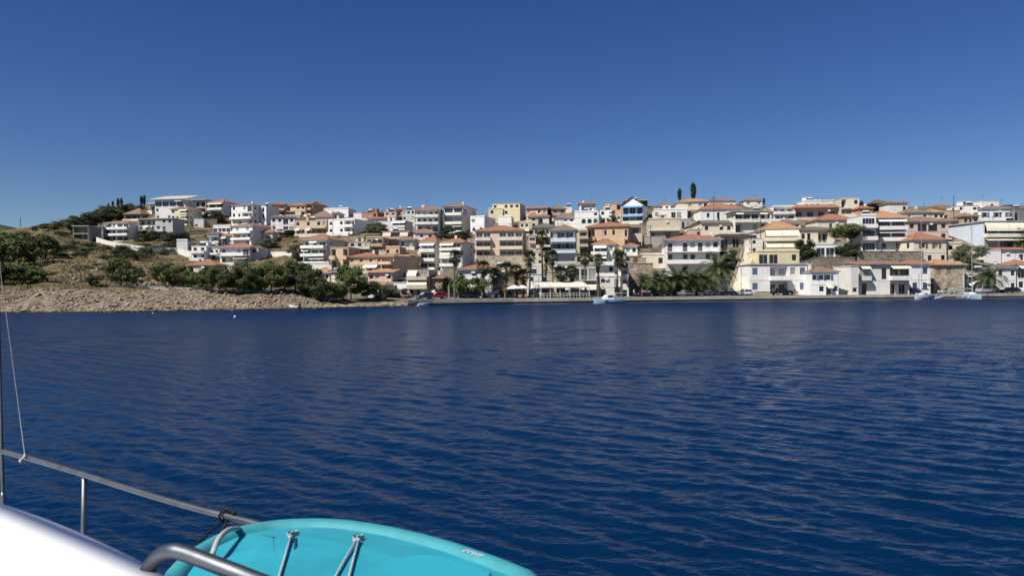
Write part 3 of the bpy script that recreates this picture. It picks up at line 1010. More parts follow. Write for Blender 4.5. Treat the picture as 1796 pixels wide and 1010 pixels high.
h(773, 811, 425, 480, 'hip', 416, 'offwhite', ['DDs/bbb/nn.', 'DDs/bb./NN.', 'DDw/bb.', '...'], 'cream house with drop awning and grey side wall behind the tall palm', -12, 12, par='white', side='.w', ch=1)
h(722, 738, 453, 471, 'gable', 446, 'salmon', ['w.'], 'small salmon cottage with pink roof between two cream houses', -20, 6, rmat='terra_old')
h(704, 722, 448, 482, 'shed', 444, 'tan', ['ww', 'w.', '.w'], 'tan narrow house with yellow-edged roof right of the loggia house', -8, 8, rmat='terra_orange')
h(668, 691, 450, 488, 'hip', 445, 'peach', ['o/b', 'o/b', 'd'], 'peach house with dark stacked loggias and mauve side wall', -22, 10, rmat='terra_orange', side='w')
h(613, 663, 451, 477, 'hip', 443, 'peach', ['w.w.w.', '....DD/....../...nnn'], 'orange-plastered house with red roof and small high windows above pines', -4, 9, awn='white')
h(646, 688, 478, 495, 'shed', 472, 'pink', ['...w'], 'mauve-pink low house under an orange lean-to roof', -6, 6, rmat='terra_orange')
h(580, 611, 433, 475, 'flat', 0, 'peach', ['o.o/b.b', 'o.o/bbb'], 'peach pillared house with open bays beside the white balcony house', -8, 9)
h(581, 602, 477, 498, 'hip', 470, 'cream', ['w', '.'], 'small cream house with grey-brown roof behind the tallest shore pine', -14, 7, rmat='tile_grey')
h(553, 578, 479, 494, 'hip', 470, 'lightgrey', ['.ww'], 'low grey house with orange roof under the white balcony house', -4, 6, rmat='terra_orange')
h(532, 573, 421, 463, 'hip', 410, 'lightgrey', ['wdD/bbb', 'DDD/bbb', 'DDD/bbb/.nn'], 'white balcony house with red hip roof standing on a white basement', -14, 11, par='white', awn='white', side='w.', bd=1.9, over=1.0)
h(524, 577, 461, 475, 'flat', 0, 'offwhite', ['....'], 'white basement terrace carrying the white balcony house', -10, 4, clutter=False, cat='terrace', name='terrace')
h(579, 611, 425, 438, 'hip', 416, 'bluegrey', ['oo'], 'blue-shaded house with brown roof behind the peach pillared house', -8, 8, rmat='terra_old')
h(612, 650, 424, 448, 'flat', 0, 'beige', ['www/bbb', 'ooo'], 'beige house with three windows over a dark undercroft', -4, 8, par='offwhite')
h(643, 672, 416, 447, 'flat', 0, 'tan', ['DDD/bbb', 'ooo'], 'brown glazed veranda house in the middle of the slope', -4, 8, frame='brown')
h(716, 752, 473, 521, 'flat', 0, 'beige', ['DD/bb/N.', 'DD/bb/NN', 'wd.'], 'seafront house with cream drop awnings on two floors, behind the blue car', -10, 10, side='.w.')
h(690, 716, 495, 515, 'flat', 0, 'white', ['w..'], 'rounded white seafront cottage with one small window', -6, 7, clutter=False)
h(804, 868, 473, 522, 'hip', 464, 'white', ['w.w...', '....ww', 'd..d..'], 'white seafront house with red roof behind the round tree', 0, 10)
h(869, 888, 471, 517, 'flat', 0, 'grey', ['DD', 'DD/bb', 'dd'], 'grey glazed stairwell house behind the palm row', 0, 8, glass='glass_blue', par='white')
h(834, 917, 405, 453, 'hip', 394, 'peach', ['DD.DDD/bb.bbb', 'DD.DDD/bb.bbb', 'DD.DDD/bb.bbb'], 'large peach apartment block with blue windows and three long balconies', -6, 12, glass='glass_blue', par='cream', name='apartment_block', side='w.w', cat='apartment block')
h(825, 850, 380, 411, 'flat', 0, 'white', ['w.', 'ww'], 'white cubic house with dark shaded side above the peach apartment block', -22, 11, side='w.w')
h(874, 897, 380, 402, 'flat', 0, 'white', ['...', '...'], 'windowless white block below the yellow house', -8, 7)
h(864, 912, 357, 390, 'flat', 0, 'yellow', ['w.www', '..w..', '.w...'], 'yellow flat-roofed house, the tallest on the middle ridge', -12, 12)
h(857, 882, 366, 392, 'flat', 0, 'yellow', ['w.', '..'], 'yellow lower wing at the left of the yellow house', -4, 8, clutter=False)
h(923, 960, 366, 392, 'gable', 361, 'pink', ['a.aw', '....'], 'pale pink ridge house with arched windows and red roof edge', -8, 9)
h(928, 944, 381, 400, 'hip', 372, 'beige', ['w', '.'], 'small beige tower house with red pyramid roof', -4, 6)
h(945, 963, 380, 396, 'hip', 375, 'white', ['a.'], 'small white house with round window beside the beige tower house', 0, 6)
h(968, 992, 367, 386, 'hip', 359, 'tan', ['ww', '..'], 'brown ridge house with dark windows and weathered roof', 8, 9, rmat='terra_old')
h(986, 1003, 362, 374, 'flat', 0, 'white', ['..'], 'low white box house on the ridge left of the white arcade', 0, 6)
h(976, 1008, 382, 402, 'hip', 373, 'white', ['..w', '...'], 'white house with wide faded red roof left of the white arcade', 0, 8, rmat='terra_old')
h(936, 975, 399, 432, 'hip', 391, 'beige', ['d.dw/bbb.', 'o.oo'], 'shaded beige house with dark hip roof behind the tall palms', -2, 9, rmat='tile_grey', par='white')
h(928, 940, 412, 454, 'flat', 0, 'pink', ['D/b', 'D/b', 'o'], 'narrow pink balcony house right of the peach apartment block', 0, 7, clutter=False)
h(966, 1010, 404, 463, 'hip', 393, 'bluegrey', ['sss/rrr', 'sss/rrr', '...'], 'pale blue-grey house with dark shuttered windows and brown roof', -6, 11, rmat='terra_old', shut='dark', side='.w')
h(1008, 1050, 371, 402, 'flat', 0, 'white', ['....', '.AAA', '....'], 'white house with a row of three arches under the ridge', -8, 9)
h(1019, 1045, 358, 373, 'gable', 354, 'white', ['ooo'], 'white roof pavilion with dark opening above the arched house', 0, 7)
h(1052, 1073, 368, 394, 'flat', 0, 'white', ['w.', 'o.'], 'white block with one dark loggia right of the arched house', -10, 8)
h(1063, 1090, 357, 388, 'flat', 0, 'orange', ['w.o', '...', '..a'], 'orange house with dark roof loggia left of the blue awnings', 0, 9)
h(1091, 1128, 360, 392, 'gfront', 345, 'white', ['oDo/.../mmm', 'DDD/bbb/mmm'], 'white gabled house with bright blue awnings', -18, 14, awn='blue', rmat='terra_old', par='cream')
h(1097, 1136, 352, 372, 'slab', 0, 'dark', ['ooo'], 'dark wooden roof pergola house behind the blue awnings', 0, 8, over=.4, rmat='roof_flat', D=300)
h(1030, 1102, 398, 443, 'hip', 388, 'orange', ['oo..w.w..d/bb.......b', 'oo.......o'], 'orange stone-faced house with wide red roof and corner loggias', -12, 13, side='.w')
h(1016, 1031, 404, 446, 'flat', 0, 'beige', ['o/b', 'o/b', 'o'], 'narrow beige loggia wing left of the orange stone-faced house', 0, 8, clutter=False)
h(1041, 1078, 429, 482, 'hip', 418, 'white', ['DD./bb./nn.', 'DDd/bbb', '..w'], 'white house with small red hip roof and white awning behind palms', -14, 10, awn='white')
h(1096, 1118, 432, 464, 'hip', 426, 'white', ['ww/bb', 'w./bb'], 'small white house with red roof and stepped white terraces', -6, 8)
h(1123, 1166, 446, 471, 'flat', 0, 'cream', ['w.w'], 'cream block with two white windows above the stone tower house', -4, 8, clutter=False)
h(1103, 1146, 461, 518, 'flat', 0, 'tan', ['w..', '...', 'd..'], 'tall plain tan stone house with one window by the date palms', -8, 8, stone='stone_tan')
h(1090, 1103, 470, 520, 'flat', 0, 'white', ['w', 'w', 'd'], 'slim white seafront house left of the stone tower house', 0, 7, clutter=False)
h(1147, 1206, 367, 386, 'flat', 0, 'white', ['w..DD.'], 'white upper house with a wide dark opening under the cypresses', -6, 8)
h(1138, 1192, 384, 424, 'flat', 0, 'beige', ['..../bbbb', 'w.o.'], 'long beige house with blank terrace parapet in shade', -6, 9, par='cream')
h(1155, 1177, 361, 373, 'hip', 355, 'white', ['w..'], 'small white house with red roof left of the cypresses', 0, 7)
h(1188, 1242, 354, 381, 'hip', 347, 'cream', ['..w.ww/....bb', 'oooo'], 'cream house with orange hip roof below the two cypresses', -6, 9, rmat='terra_orange')
h(1229, 1300, 367, 389, 'hip', 355, 'white', ['.w.d....'], 'white house with long red roof right of the two cypresses', 0, 10)
h(1308, 1336, 351, 363, 'hip', 346, 'white', ['w.w'], 'white house with red roof at the very top of the ridge', 0, 8)
h(1289, 1345, 371, 408, 'slab', 0, 'offwhite', ['DDDd/bbbb', 'o..w'], 'off-white house with long white parapet over a recessed garage', 0, 9, over=1.0, rmat='roof_flat')
h(1233, 1298, 392, 410, 'gable', 385, 'cream', ['a.waa'], 'old weathered cream house with mossy grey roof', 0, 8, rmat='tile_grey')
h(1209, 1233, 396, 411, 'gfront', 390, 'cream', ['.w'], 'old cream gabled cottage left of the mossy-roofed house', 0, 7, rmat='terra_old', clutter=False)
h(1263, 1322, 411, 436, 'slab', 0, 'concrete', ['ooo'], 'concrete deck on columns with dark space beneath', 0, 6, over=.3, rmat='roof_flat', clutter=False)
h(1194, 1212, 385, 402, 'flat', 0, 'grey', ['dw'], 'small grey house with two doors in shade below the cypresses', 0, 6)
h(1169, 1262, 421, 482, 'hip', 410, 'lightgrey', ['d.dwdww/rrrrrrr', 'd.wd.w./bbbbbbb', '..o....'], 'wide white hotel with red roof and two long balconies behind date palms', -6, 12, par='white', name='hotel', cat='hotel', bd=1.9, over=1.0)
h(1341, 1401, 402, 442, 'hip', 387, 'cream', ['DDD/bbb/NNN', 'DDD/bbb/NNN'], 'house with orange roof and four cream drop awnings above the yellow house', -4, 10, rmat='terra_orange', par='cream')
h(1330, 1402, 440, 466, 'flat', 0, 'yellow', ['DD.w'], 'yellow-orange storey with wide window above the white seafront house', 0, 9, clutter=False)
h(1316, 1416, 464, 517, 'slab', 0, 'white', ['c.oo.c/..bb..', 'c.oo.c/..bb..'], 'long white seafront house with central loggias and blue shutters', 0, 9, over=.25, rmat='roof_flat', shut='blue')
h(1423, 1471, 478, 518, 'hip', 468, 'white', ['.ss.', '.wd.'], 'small white seafront cottage with brown roof and blue-grey shutters', -2, 9, rmat='terra_old', shut='blue', over=.3, frame='grey')
h(1404, 1464, 403, 428, 'hip', 397, 'cream', ['wd.oo./rrrrrr'], 'cream house with white terrace railing and dark loggia by umbrella pine', 0, 8, rmat='tile_grey', par='white')
h(1432, 1480, 428, 454, 'flat', 0, 'white', ['DDD/rrr'], 'white glazed veranda with white railing above the rock face', -4, 6, clutter=False)
h(1434, 1499, 386, 409, 'hip', 374, 'cream', ['..w..w.'], 'cream house with red roof and two blue windows above umbrella pine', 0, 9, rmat='terra', glass='glass_blue')
h(1394, 1472, 365, 386, 'gable', 357, 'pink', ['oooo/bbbb'], 'pink house with four dark loggias under a long red roof', 0, 9)
h(1356, 1393, 362, 388, 'flat', 0, 'white', ['ooo/bbb', 'DDD/bbb'], 'white house with blue glass front and roof terrace', 0, 9, glass='glass_blue')
h(1366, 1404, 391, 404, 'hip', 384, 'white', ['..w'], 'low white house with brown roof behind the drop awnings', 0, 7, rmat='terra_old')
h(1474, 1507, 347, 380, 'flat', 0, 'cream', ['o.w', 'oo./bbb'], 'cream tower house with open loggias on the right ridge', -8, 9)
h(1531, 1562, 358, 378, 'hip', 350, 'dark', ['oo'], 'dark kiosk with round thatched roof on the right ridge', 0, 7, rmat='thatch', over=.9, clutter=False, D=262)
h(1508, 1530, 366, 384, 'hip', 360, 'salmon', ['..'], 'small red-roofed salmon house left of the thatched kiosk', 0, 7, clutter=False)
h(1511, 1537, 377, 442, 'flat', 0, 'white', ['D/b', 'D/b', 'D'], 'white balcony tower joined to the orange-roofed house on stone wall', -4, 10, rail='metal_dark')
h(1538, 1588, 383, 442, 'hip', 368, 'lightgrey', ['DD/bb/nn', 'DD/bb/nn', 'ww'], 'grey house with orange hip roof and white balconies on the stone wall', -4, 11, rmat='terra_orange', par='white', awn='white', ch=1, bd=1.9, over=1.0)
h(1590, 1627, 373, 390, 'hip', 364, 'offwhite', ['w..w'], 'off-white house under a low brown hip roof on the right ridge', 0, 8, rmat='terra_old', ch=1)
h(1628, 1656, 373, 387, 'hip', 366, 'cream', ['.ww'], 'small cream house with pale orange roof on the right ridge', 0, 7, rmat='terra_orange')
h(1590, 1664, 389, 423, 'hip', 379, 'pink', ['wDDw', '...w'], 'pink house with dark glazed veranda in the middle', 0, 9, rmat='terra_old', frame='brown')
h(1602, 1660, 421, 464, 'hip', 408, 'cream', ['.s.s.', '..d.w'], 'cream house with red hip roof and two brown-shuttered windows', 6, 9, shut='brown', side='.w')
h(1661, 1688, 426, 462, 'flat', 0, 'cream', ['w.', 'w.'], 'small plain cream house right of the brown-shuttered house', 0, 7)
h(1725, 1806, 389, 442, 'slab', 0, 'paleblue', ['DDD/bbb/NNN', 'DDD/bbb/nnn'], 'large pale blue house with cream awnings on two floors', 4, 15, over=.4, rmat='roof_flat', par='offwhite', awn2='canvas' and None)
h(1682, 1722, 360, 384, 'flat', 0, 'white', ['...DD/...bb', 'ww...'], 'white terraced house with pale awning on the right ridge', -4, 8)
h(1721, 1752, 352, 372, 'flat', 0, 'white', ['..w.'], 'white top storey with curved roof edge, highest at the right', 0, 7, D=270)
h(1723, 1775, 366, 389, 'hip', 360, 'white', ['s.s.s'], 'white house with low brown roof and grey shutters at the right', -4, 8, rmat='terra_old', shut='blue')
h(1777, 1812, 366, 392, 'flat', 0, 'darkgrey', ['d..'], 'dark grey house at the right edge of the ridge', 0, 8)
h(1664, 1684, 369, 388, 'flat', 0, 'tan', ['..'], 'plain tan wall house left of the white terraced house', 0, 6, clutter=False)
h(1757, 1812, 438, 466, 'shed', 432, 'white', ['..w.'], 'white house with thin red roof edge and one blue window, far right', 0, 7)
h(1726, 1756, 438, 464, 'flat', 0, 'white', ['...'], 'blank white block below the pale blue house', 0, 5, clutter=False)
h(1638, 1692, 465, 515, 'hip', 455, 'cream', ['cc.', 'cc.'], 'cream stone seafront house with orange roof and closed tan shutters', 4, 10, stone='stone_cream', rmat='terra_orange', shut='tan')
h(1596, 1632, 464, 516, 'hip', 456, 'white', ['.w', 'ww'], 'white seafront house with red roof and blue-green windows', 0, 9, glass='glass_blue')
h(1507, 1595, 464, 517, 'shed', 456, 'offwhite', ['D.dDD/b..bb/n..nn', 'd..oo'], 'wide off-white seafront house with two cream awnings over balconies', 0, 9, rmat='terra_old')
h(1750, 1782, 470, 512, 'hip', 463, 'white', ['w.w', '..d'], 'white seafront house with grey roof right of the date palm', 0, 8, rmat='tile_grey')
h(1784, 1812, 464, 513, 'hip', 456, 'white', ['D.', '..'], 'white seafront house with red roof at the right frame edge', 0, 8)
h(952, 986, 476, 517, 'flat', 0, 'beige', ['..w', 'd.o'], 'beige block behind the cream restaurant canopy', 0, 7)
h(990, 1046, 464, 518, 'flat', 0, 'grey', ['DDDD/rrrr', 'DDDD/..../NNNN'], 'dark glazed restaurant building with cream awnings above the terrace', 0, 8)
h(926, 952, 480, 520, 'flat', 0, 'white', ['w.', 'd.'], 'white seafront house with purple door behind the palm row', 0, 7)
h(1104, 1126, 396, 436, 'flat', 0, 'beige', ['o', '.', 'o'], 'tall narrow beige house on pillars below the bright blue awnings', -8, 8, clutter=False)
h(930, 966, 441, 478, 'flat', 0, 'cream', ['w.D/..b', '.w.', 'o..'], 'cream house in shade behind the tallest fan palms', 0, 7)
h(1011, 1043, 448, 470, 'flat', 0, 'tan', ['o.o', '...'], 'tan terrace house above the glazed restaurant', 0, 5, clutter=False)
h(1148, 1172, 475, 519, 'flat', 0, 'white', ['w.', 'd.', 'A.'], 'white house half hidden by the left date palms', 0, 7)
h(1176, 1240, 486, 519, 'slab', 0, 'offwhite', ['.w.w', 'oAoo'], 'low off-white shop row behind the date palms under the hotel', 0, 6, over=.8, rmat='roof_flat')
h(1243, 1281, 492, 519, 'flat', 0, 'grey', ['...', 'A..'], 'grey windowless block left of the stairway foot', 0, 6, clutter=False)
h(1493, 1506, 466, 518, 'flat', 0, 'offwhite', ['.', '.', 'w'], 'narrow off-white wall house left of the cream awnings', 4, 8, clutter=False)
h(1695, 1747, 476, 513, 'flat', 0, 'cream', ['w.w', 'D.d'], 'cream seafront house behind the curved white awnings', 0, 8)
h(646, 671, 500, 522, 'shed', 494, 'white', ['w.d'], 'low white hut with orange lean-to under the shore pines', 0, 5, rmat='terra_orange', clutter=False)
h(756, 776, 488, 521, 'hip', 483, 'tan', ['w.', 'd.'], 'tan stone-faced house behind the red car', -6, 8, stone='stone_tan', rmat='terra_old')
h(1666, 1682, 388, 404, 'gable', 382, 'beige', ['w'], 'small beige house with brown roof above the pale blue wall', 0, 6, rmat='terra_old')
h(1690, 1716, 380, 396, 'hip', 374, 'tan', ['w.w'], 'small tan house tucked above the pale blue wall', 0, 6, rmat='terra_old')
h(652, 666, 396, 414, 'flat', 0, 'white', ['w', '.'], 'slim white house right of the green tree and side wall', 0, 6, clutter=False)
h(1268, 1290, 440, 462, 'flat', 0, 'offwhite', ['w.', '..'], 'small off-white house right of the hotel side wall', 0, 6, clutter=False)
h(1318, 1338, 418, 446, 'flat', 0, 'offwhite', ['w.', 'd.'], 'off-white narrow house between stairway and drop awnings', 0, 6)
h(1344, 1360, 372, 390, 'hip', 366, 'cream', ['w.'], 'small cream house left of the blue glass front', 0, 6, rmat='terra_old')
h(1212, 1230, 402, 422, 'flat', 0, 'beige', ['.w'], 'small beige block behind the hotel roof', 0, 6, clutter=False)
h(820, 836, 418, 446, 'flat', 0, 'tan', ['w', 'o'], 'narrow tan house squeezed left of the peach apartment block', 0, 7, clutter=False)
h(1560, 1592, 356, 378, 'hip', 362, 'offwhite', ['..w'], 'off-white house behind the orange hip roof at right', 0, 7, rmat='terra', clutter=False)
h(1640, 1668, 362, 380, 'hip', 357, 'white', ['w.w'], 'white house behind the small pale orange roof', 0, 7, D=285)
h(1410, 1440, 352, 372, 'flat', 0, 'white', ['w.w'], 'white house behind the long red roof of the pink house', 0, 7, D=285)
h(1440, 1472, 352, 372, 'flat', 0, 'offwhite', ['.ww'], 'off-white house behind the pink house, left of the cream tower', 0, 7, D=288)
h(1246, 1290, 352, 372, 'hip', 347, 'white', ['w.w'], 'white house behind the long red roof right of the cypresses', 0, 8, D=300)
h(1052, 1088, 484, 520, 'flat', 0, 'offwhite', ['w.d/..r', 'D.w'], 'off-white seafront house between the restaurant and the twin palms', -4, 6)
h(912, 928, 390, 412, 'flat', 0, 'cream', ['w.', '.d'], 'small cream house between the yellow house and the beige tower house', 0, 6)
h(1100, 1136, 440, 462, 'shed', 435, 'beige', ['w.w'], 'low beige house with brown lean-to above the stone tower house', 0, 6, rmat='terra_old')
h(640, 662, 412, 424, 'shed', 408, 'cream', ['w.w'], 'low cream outhouse above the brown glazed veranda', 0, 5, rmat='terra_old')
# retaining and boundary walls
wall_line([(168, 424), (185, 430), (210, 435), (245, 440), (262, 443)], 1.6, wallmat('offwhite'), 'pale boundary wall along the dirt road on the left slope')
wall_line([(268, 446), (290, 445), (312, 446), (335, 452)], 2.0, wallmat('offwhite'), 'white terrace wall stepping down to the white cube house')
wall_line([(331, 413), (362, 412)], 1.8, 'stone_grey', 'grey terrace wall below the stepped white block')
wall_line([(360, 398), (380, 398)], 3.4, 'stone_cream', 'cream stone wall below the grey-pink house')
wall_line([(463, 451), (482, 450), (512, 450)], 1.5, wallmat('offwhite'), 'low white wall across the dry empty lot')
wall_line([(836, 476), (880, 475), (921, 474)], 4.0, 'stone_cream', 'cream stone base wall under the peach apartment block')
wall_line([(776, 487), (801, 486)], 2.6, 'stone_cream', 'cream stone wall behind the pink awning tent')
wall_line([(673, 519), (692, 518)], 2.0, wallmat('cream'), 'cream garden wall beside the rounded white cottage')
wall_line([(1128, 434), (1168, 433)], 3.2, wallmat('concrete'), 'bare concrete wall below the long beige house')
wall_line([(1404, 485), (1440, 483), (1500, 484)], [3.6, 4.4, 4.6], 'stone_grey', 'rough grey stone wall behind the small white cottage')
wall_line([(1505, 468), (1560, 468), (1620, 468)], 3.9, 'stone_big', 'broad stone retaining wall under the orange-roofed balcony house')
wall_line([(1318, 518), (1360, 518), (1400, 518)], .8, 'stone_cream', 'low cream plinth wall before the long white seafront house')

# ------------------------------------------------------------------ vegetation
def leaf_mat(name, c, c2, tr=.25):
    m, t, b = new_mat(name)
    N, L = t.nodes, t.links
    tc = N.new('ShaderNodeTexCoord')
    nz = N.new('ShaderNodeTexNoise'); nz.inputs['Scale'].default_value = 1.1; nz.inputs['Detail'].default_value = 4
    L.new(tc.outputs['Object'], nz.inputs['Vector'])
    mr = N.new('ShaderNodeMapRange'); mr.inputs['From Min'].default_value = .35; mr.inputs['From Max'].default_value = .65
    L.new(nz.outputs['Fac'], mr.inputs['Value'])
    mx = N.new('ShaderNodeMix'); mx.data_type = 'RGBA'
    mx.inputs[6].default_value = c2 + (1,); mx.inputs[7].default_value = c + (1,)
    L.new(mr.outputs[0], mx.inputs[0])
    oi = N.new('ShaderNodeObjectInfo')
    hs = N.new('ShaderNodeHueSaturation')
    rr = N.new('ShaderNodeMapRange'); rr.inputs['To Min'].default_value = .75; rr.inputs['To Max'].default_value = 1.3
    L.new(oi.outputs['Random'], rr.inputs['Value']); L.new(rr.outputs[0], hs.inputs['Value'])
    L.new(mx.outputs[2], hs.inputs['Color'])
    L.new(hs.outputs[0], b.inputs['Base Color'])
    b.inputs['Roughness'].default_value = .7
    b.inputs['Specular IOR Level'].default_value = .2
    MATS[name] = m
leaf_mat('pine_needles', (.115, .14, .045), (.05, .068, .022))
leaf_mat('olive_leaves', (.11, .12, .07), (.06, .075, .04))
leaf_mat('dark_leaves', (.05, .065, .025), (.022, .034, .014))
leaf_mat('bright_leaves', (.10, .15, .035), (.045, .085, .02))
leaf_mat('palm_leaves', (.095, .125, .04), (.042, .06, .02))
leaf_mat('dry_leaves', (.24, .17, .09), (.15, .10, .055))
leaf_mat('purple_flowers', (.20, .06, .12), (.08, .05, .05))
leaf_mat('cypress_leaves', (.035, .055, .022), (.016, .03, .012))
mat('bark', (.13, .09, .06), .95, .25, 3, .03, 6)
mat('palm_bark', (.20, .15, .10), .95, .25, 3, .04, 6)

def clump_mesh(name, rs, clumps, nleaf, size, m):
    """leaf-sized faces spread through the shells of many clumps"""
    c = np.array([q[0] for q in clumps]); r = np.array([q[1] for q in clumps])
    wgt = (r ** 2).prod(axis=1) ** (1 / 3.0) if r.ndim > 1 else r ** 2
    wgt = wgt / wgt.sum()
    k = rs.choice(len(clumps), nleaf, p=wgt)
    d = rs.randn(nleaf, 3); d /= np.linalg.norm(d, axis=1)[:, None]
    rad = rs.rand(nleaf) ** .45
    p = c[k] + d * r[k] * rad[:, None]
    nrm = d + rs.randn(nleaf, 3) * .55
    nrm[:, 2] += .35
    nrm /= np.linalg.norm(nrm, axis=1)[:, None]
    a = np.cross(nrm, rs.randn(nleaf, 3)); a /= np.linalg.norm(a, axis=1)[:, None]
    b = np.cross(nrm, a)
    s = size * (.6 + .8 * rs.rand(nleaf))[:, None]
    v = np.stack([p - a * s, p - b * s * .5, p + a * s, p + b * s * .5], 1).reshape(-1, 3)
    f = np.arange(nleaf * 4).reshape(-1, 4)
    me = bpy.data.meshes.new(name)
    me.vertices.add(len(v)); me.vertices.foreach_set('co', v.astype(np.float32).ravel())
    me.loops.add(nleaf * 4); me.loops.foreach_set('vertex_index', f.astype(np.int32).ravel())
    me.polygons.add(nleaf); me.polygons.foreach_set('loop_start', np.arange(0, nleaf * 4, 4, dtype=np.int32))
    me.update(calc_edges=True)
    me.materials.append(MATS[m])
    return me
def pine_variant(seed, m='pine_needles', flat=False, n=5200):
    rs = np.random.RandomState(seed)
    cl = []
    tips = []
    for i in range(30):
        an = rs.rand() * 6.28
        if flat:
            z = .58 + .36 * rs.rand(); rr = .56 * rs.rand() ** .5 * (1.25 - .9 * abs(z - .74) / .2 * .5)
        else:
            z = .2 + .72 * rs.rand(); rr = (.10 + .46 * math.sin(math.pi * min(1, max(.08, (1.04 - z) / .95)))) * (.55 + .55 * rs.rand())
        p = (math.cos(an) * rr, math.sin(an) * rr, z)
        s = (.13 + .09 * rs.rand())
        cl.append((p, (s * 1.25, s * 1.25, s * .72)))
        tips.append(p)
    crown = clump_mesh('crown', rs, cl, n, .036, m)
    tb = MB()
    bend = [(rs.randn() * .02 * k, rs.randn() * .02 * k, z) for k, z in enumerate((-.05, .12, .3, .5, .7))]
    tb.tube(bend, [.034, .028, .022, .016, .008], 7)
    for p in tips[::3]:
        z0 = max(.15, p[2] - .2)
        tb.tube([(0, 0, z0), (p[0] * .5, p[1] * .5, (z0 + p[2]) / 2 + .02), p], [.012, .009, .004], 5)
    return crown, tb.mesh('trunk', 'bark')
PINE = [pine_variant(s) for s in (1, 2, 3, 4, 5)]
UMB = [pine_variant(s, 'pine_needles', True, 7500) for s in (11,)]
ROUND = [pine_variant(s, 'bright_leaves', False, 4200) for s in (21,)]
OLIVE = [pine_variant(s, 'olive_leaves') for s in (31, 32)]
DARK = [pine_variant(s, 'dark_leaves') for s in (41, 42)]
def shrub_variant(seed, m):
    rs = np.random.RandomState(seed)
    cl = [((rs.randn() * .28, rs.randn() * .28, .25 + .3 * rs.rand()), (.22 + .14 * rs.rand(),) * 2 + (.2 + .1 * rs.rand(),)) for _ in range(12)]
    f = clump_mesh('foliage', rs, cl, 1100, .05, m)
    tb = MB()
    for q in range(4):
        an = rs.rand() * 6.28
        tb.tube([(0, 0, -.1), (math.cos(an) * .15, math.sin(an) * .15, .2), (math.cos(an) * .3, math.sin(an) * .3, .45)], [.03, .02, .01], 5)
    return f, tb.mesh('stem', 'bark')
SHR = {k: [shrub_variant(s, m) for s in (1, 2, 3)] for k, m in (('g', 'dark_leaves'), ('o', 'olive_leaves'), ('b', 'bright_leaves'), ('d', 'dry_leaves'), ('p', 'purple_flowers'))}
def cypress_variant(seed):
    rs = np.random.RandomState(seed)
    cl = []
    for i in range(60):
        z = .05 + .92 * i / 60
        rr = .125 * math.sin(math.pi * min(.97, (1.02 - z) ** .75)) + .012
        an = rs.rand() * 6.28
        cl.append(((math.cos(an) * rr * .25, math.sin(an) * rr * .25, z), (rr * .85, rr * .85, .05)))
    tb = MB(); tb.tube([(0, 0, -.05), (0, 0, .5)], [.02, .006], 6)
    return clump_mesh('crown', rs, cl, 5200, .02, 'cypress_leaves'), tb.mesh('trunk', 'bark')
CYP = [cypress_variant(1), cypress_variant(2)]

def date_palm_variant(seed, th=.50):
    """unit height 1 = top of the crown; th = height where the crown starts"""
    rs = np.random.RandomState(seed)
    mb = MB()
    for i in range(52):
        an = i * 2.399 + rs.randn() * .1
        el = math.radians(80 - 105 * (i / 52) ** .9 + rs.randn() * 5)
        Ln = .52 + .10 * rs.rand()
        p = Vector((math.cos(an) * .02, math.sin(an) * .02, th))
        side = Vector((-math.sin(an), math.cos(an), 0))
        seg = 9
        droop = .085 + .06 * rs.rand()
        pts = []
        for k in range(seg + 1):
            pts.append(p.copy())
            d = Vector((math.cos(an) * math.cos(el), math.sin(an) * math.cos(el), math.sin(el)))
            p = p + d * (Ln / seg)
            el -= droop * (1 + k * .14)
        for k in range(seg):
            a_, b_ = pts[k], pts[k + 1]
            t = (b_ - a_).normalized()
            upv = side.cross(t).normalized()
            lw = .12 * math.sin(math.pi * min(1, (k + 1.2) / (seg + 1.5))) + .02
            for sub in (0, .33, .66):
                q = a_.lerp(b_, sub); q2 = a_.lerp(b_, sub + .24)
                for sg in (-1, 1):
                    tip = q + side * sg * lw * .8 + t * lw * .75 + upv * lw * (.28 - .5 * rs.rand())
                    mb.add([q, q2, tip], [(0, 1, 2)])
            mb.add([a_ - side * .004, a_ + side * .004, b_ + side * .003, b_ - side * .003], [(0, 1, 2, 3)])
    crown = mb.mesh('crown', 'palm_leaves')
    dead = MB()
    for i in range(40):
        an = rs.rand() * 6.28
        z = th - .01 - .08 * rs.rand()
        r0 = .035
        c_, s_ = math.cos(an), math.sin(an)
        dead.add([(c_ * r0 - s_ * .012, s_ * r0 + c_ * .012, z), (c_ * r0 + s_ * .012, s_ * r0 - c_ * .012, z),
                  (c_ * (.06 + .06 * rs.rand()), s_ * (.06 + .06 * rs.rand()), z - .05 - .1 * rs.rand())], [(0, 1, 2)])
    tb = MB()
    zs_ = np.linspace(-.04, th, 12)
    tb.tube([(0.006 * math.sin(z * 9 + seed), 0, z) for z in zs_], [.048 + .006 * (i % 2) - .006 * i / 12 + (.012 if i > 9 else 0) for i in range(12)], 9)
    return crown, tb.mesh('trunk', 'palm_bark'), dead.mesh('dead_fronds', 'dry_leaves')
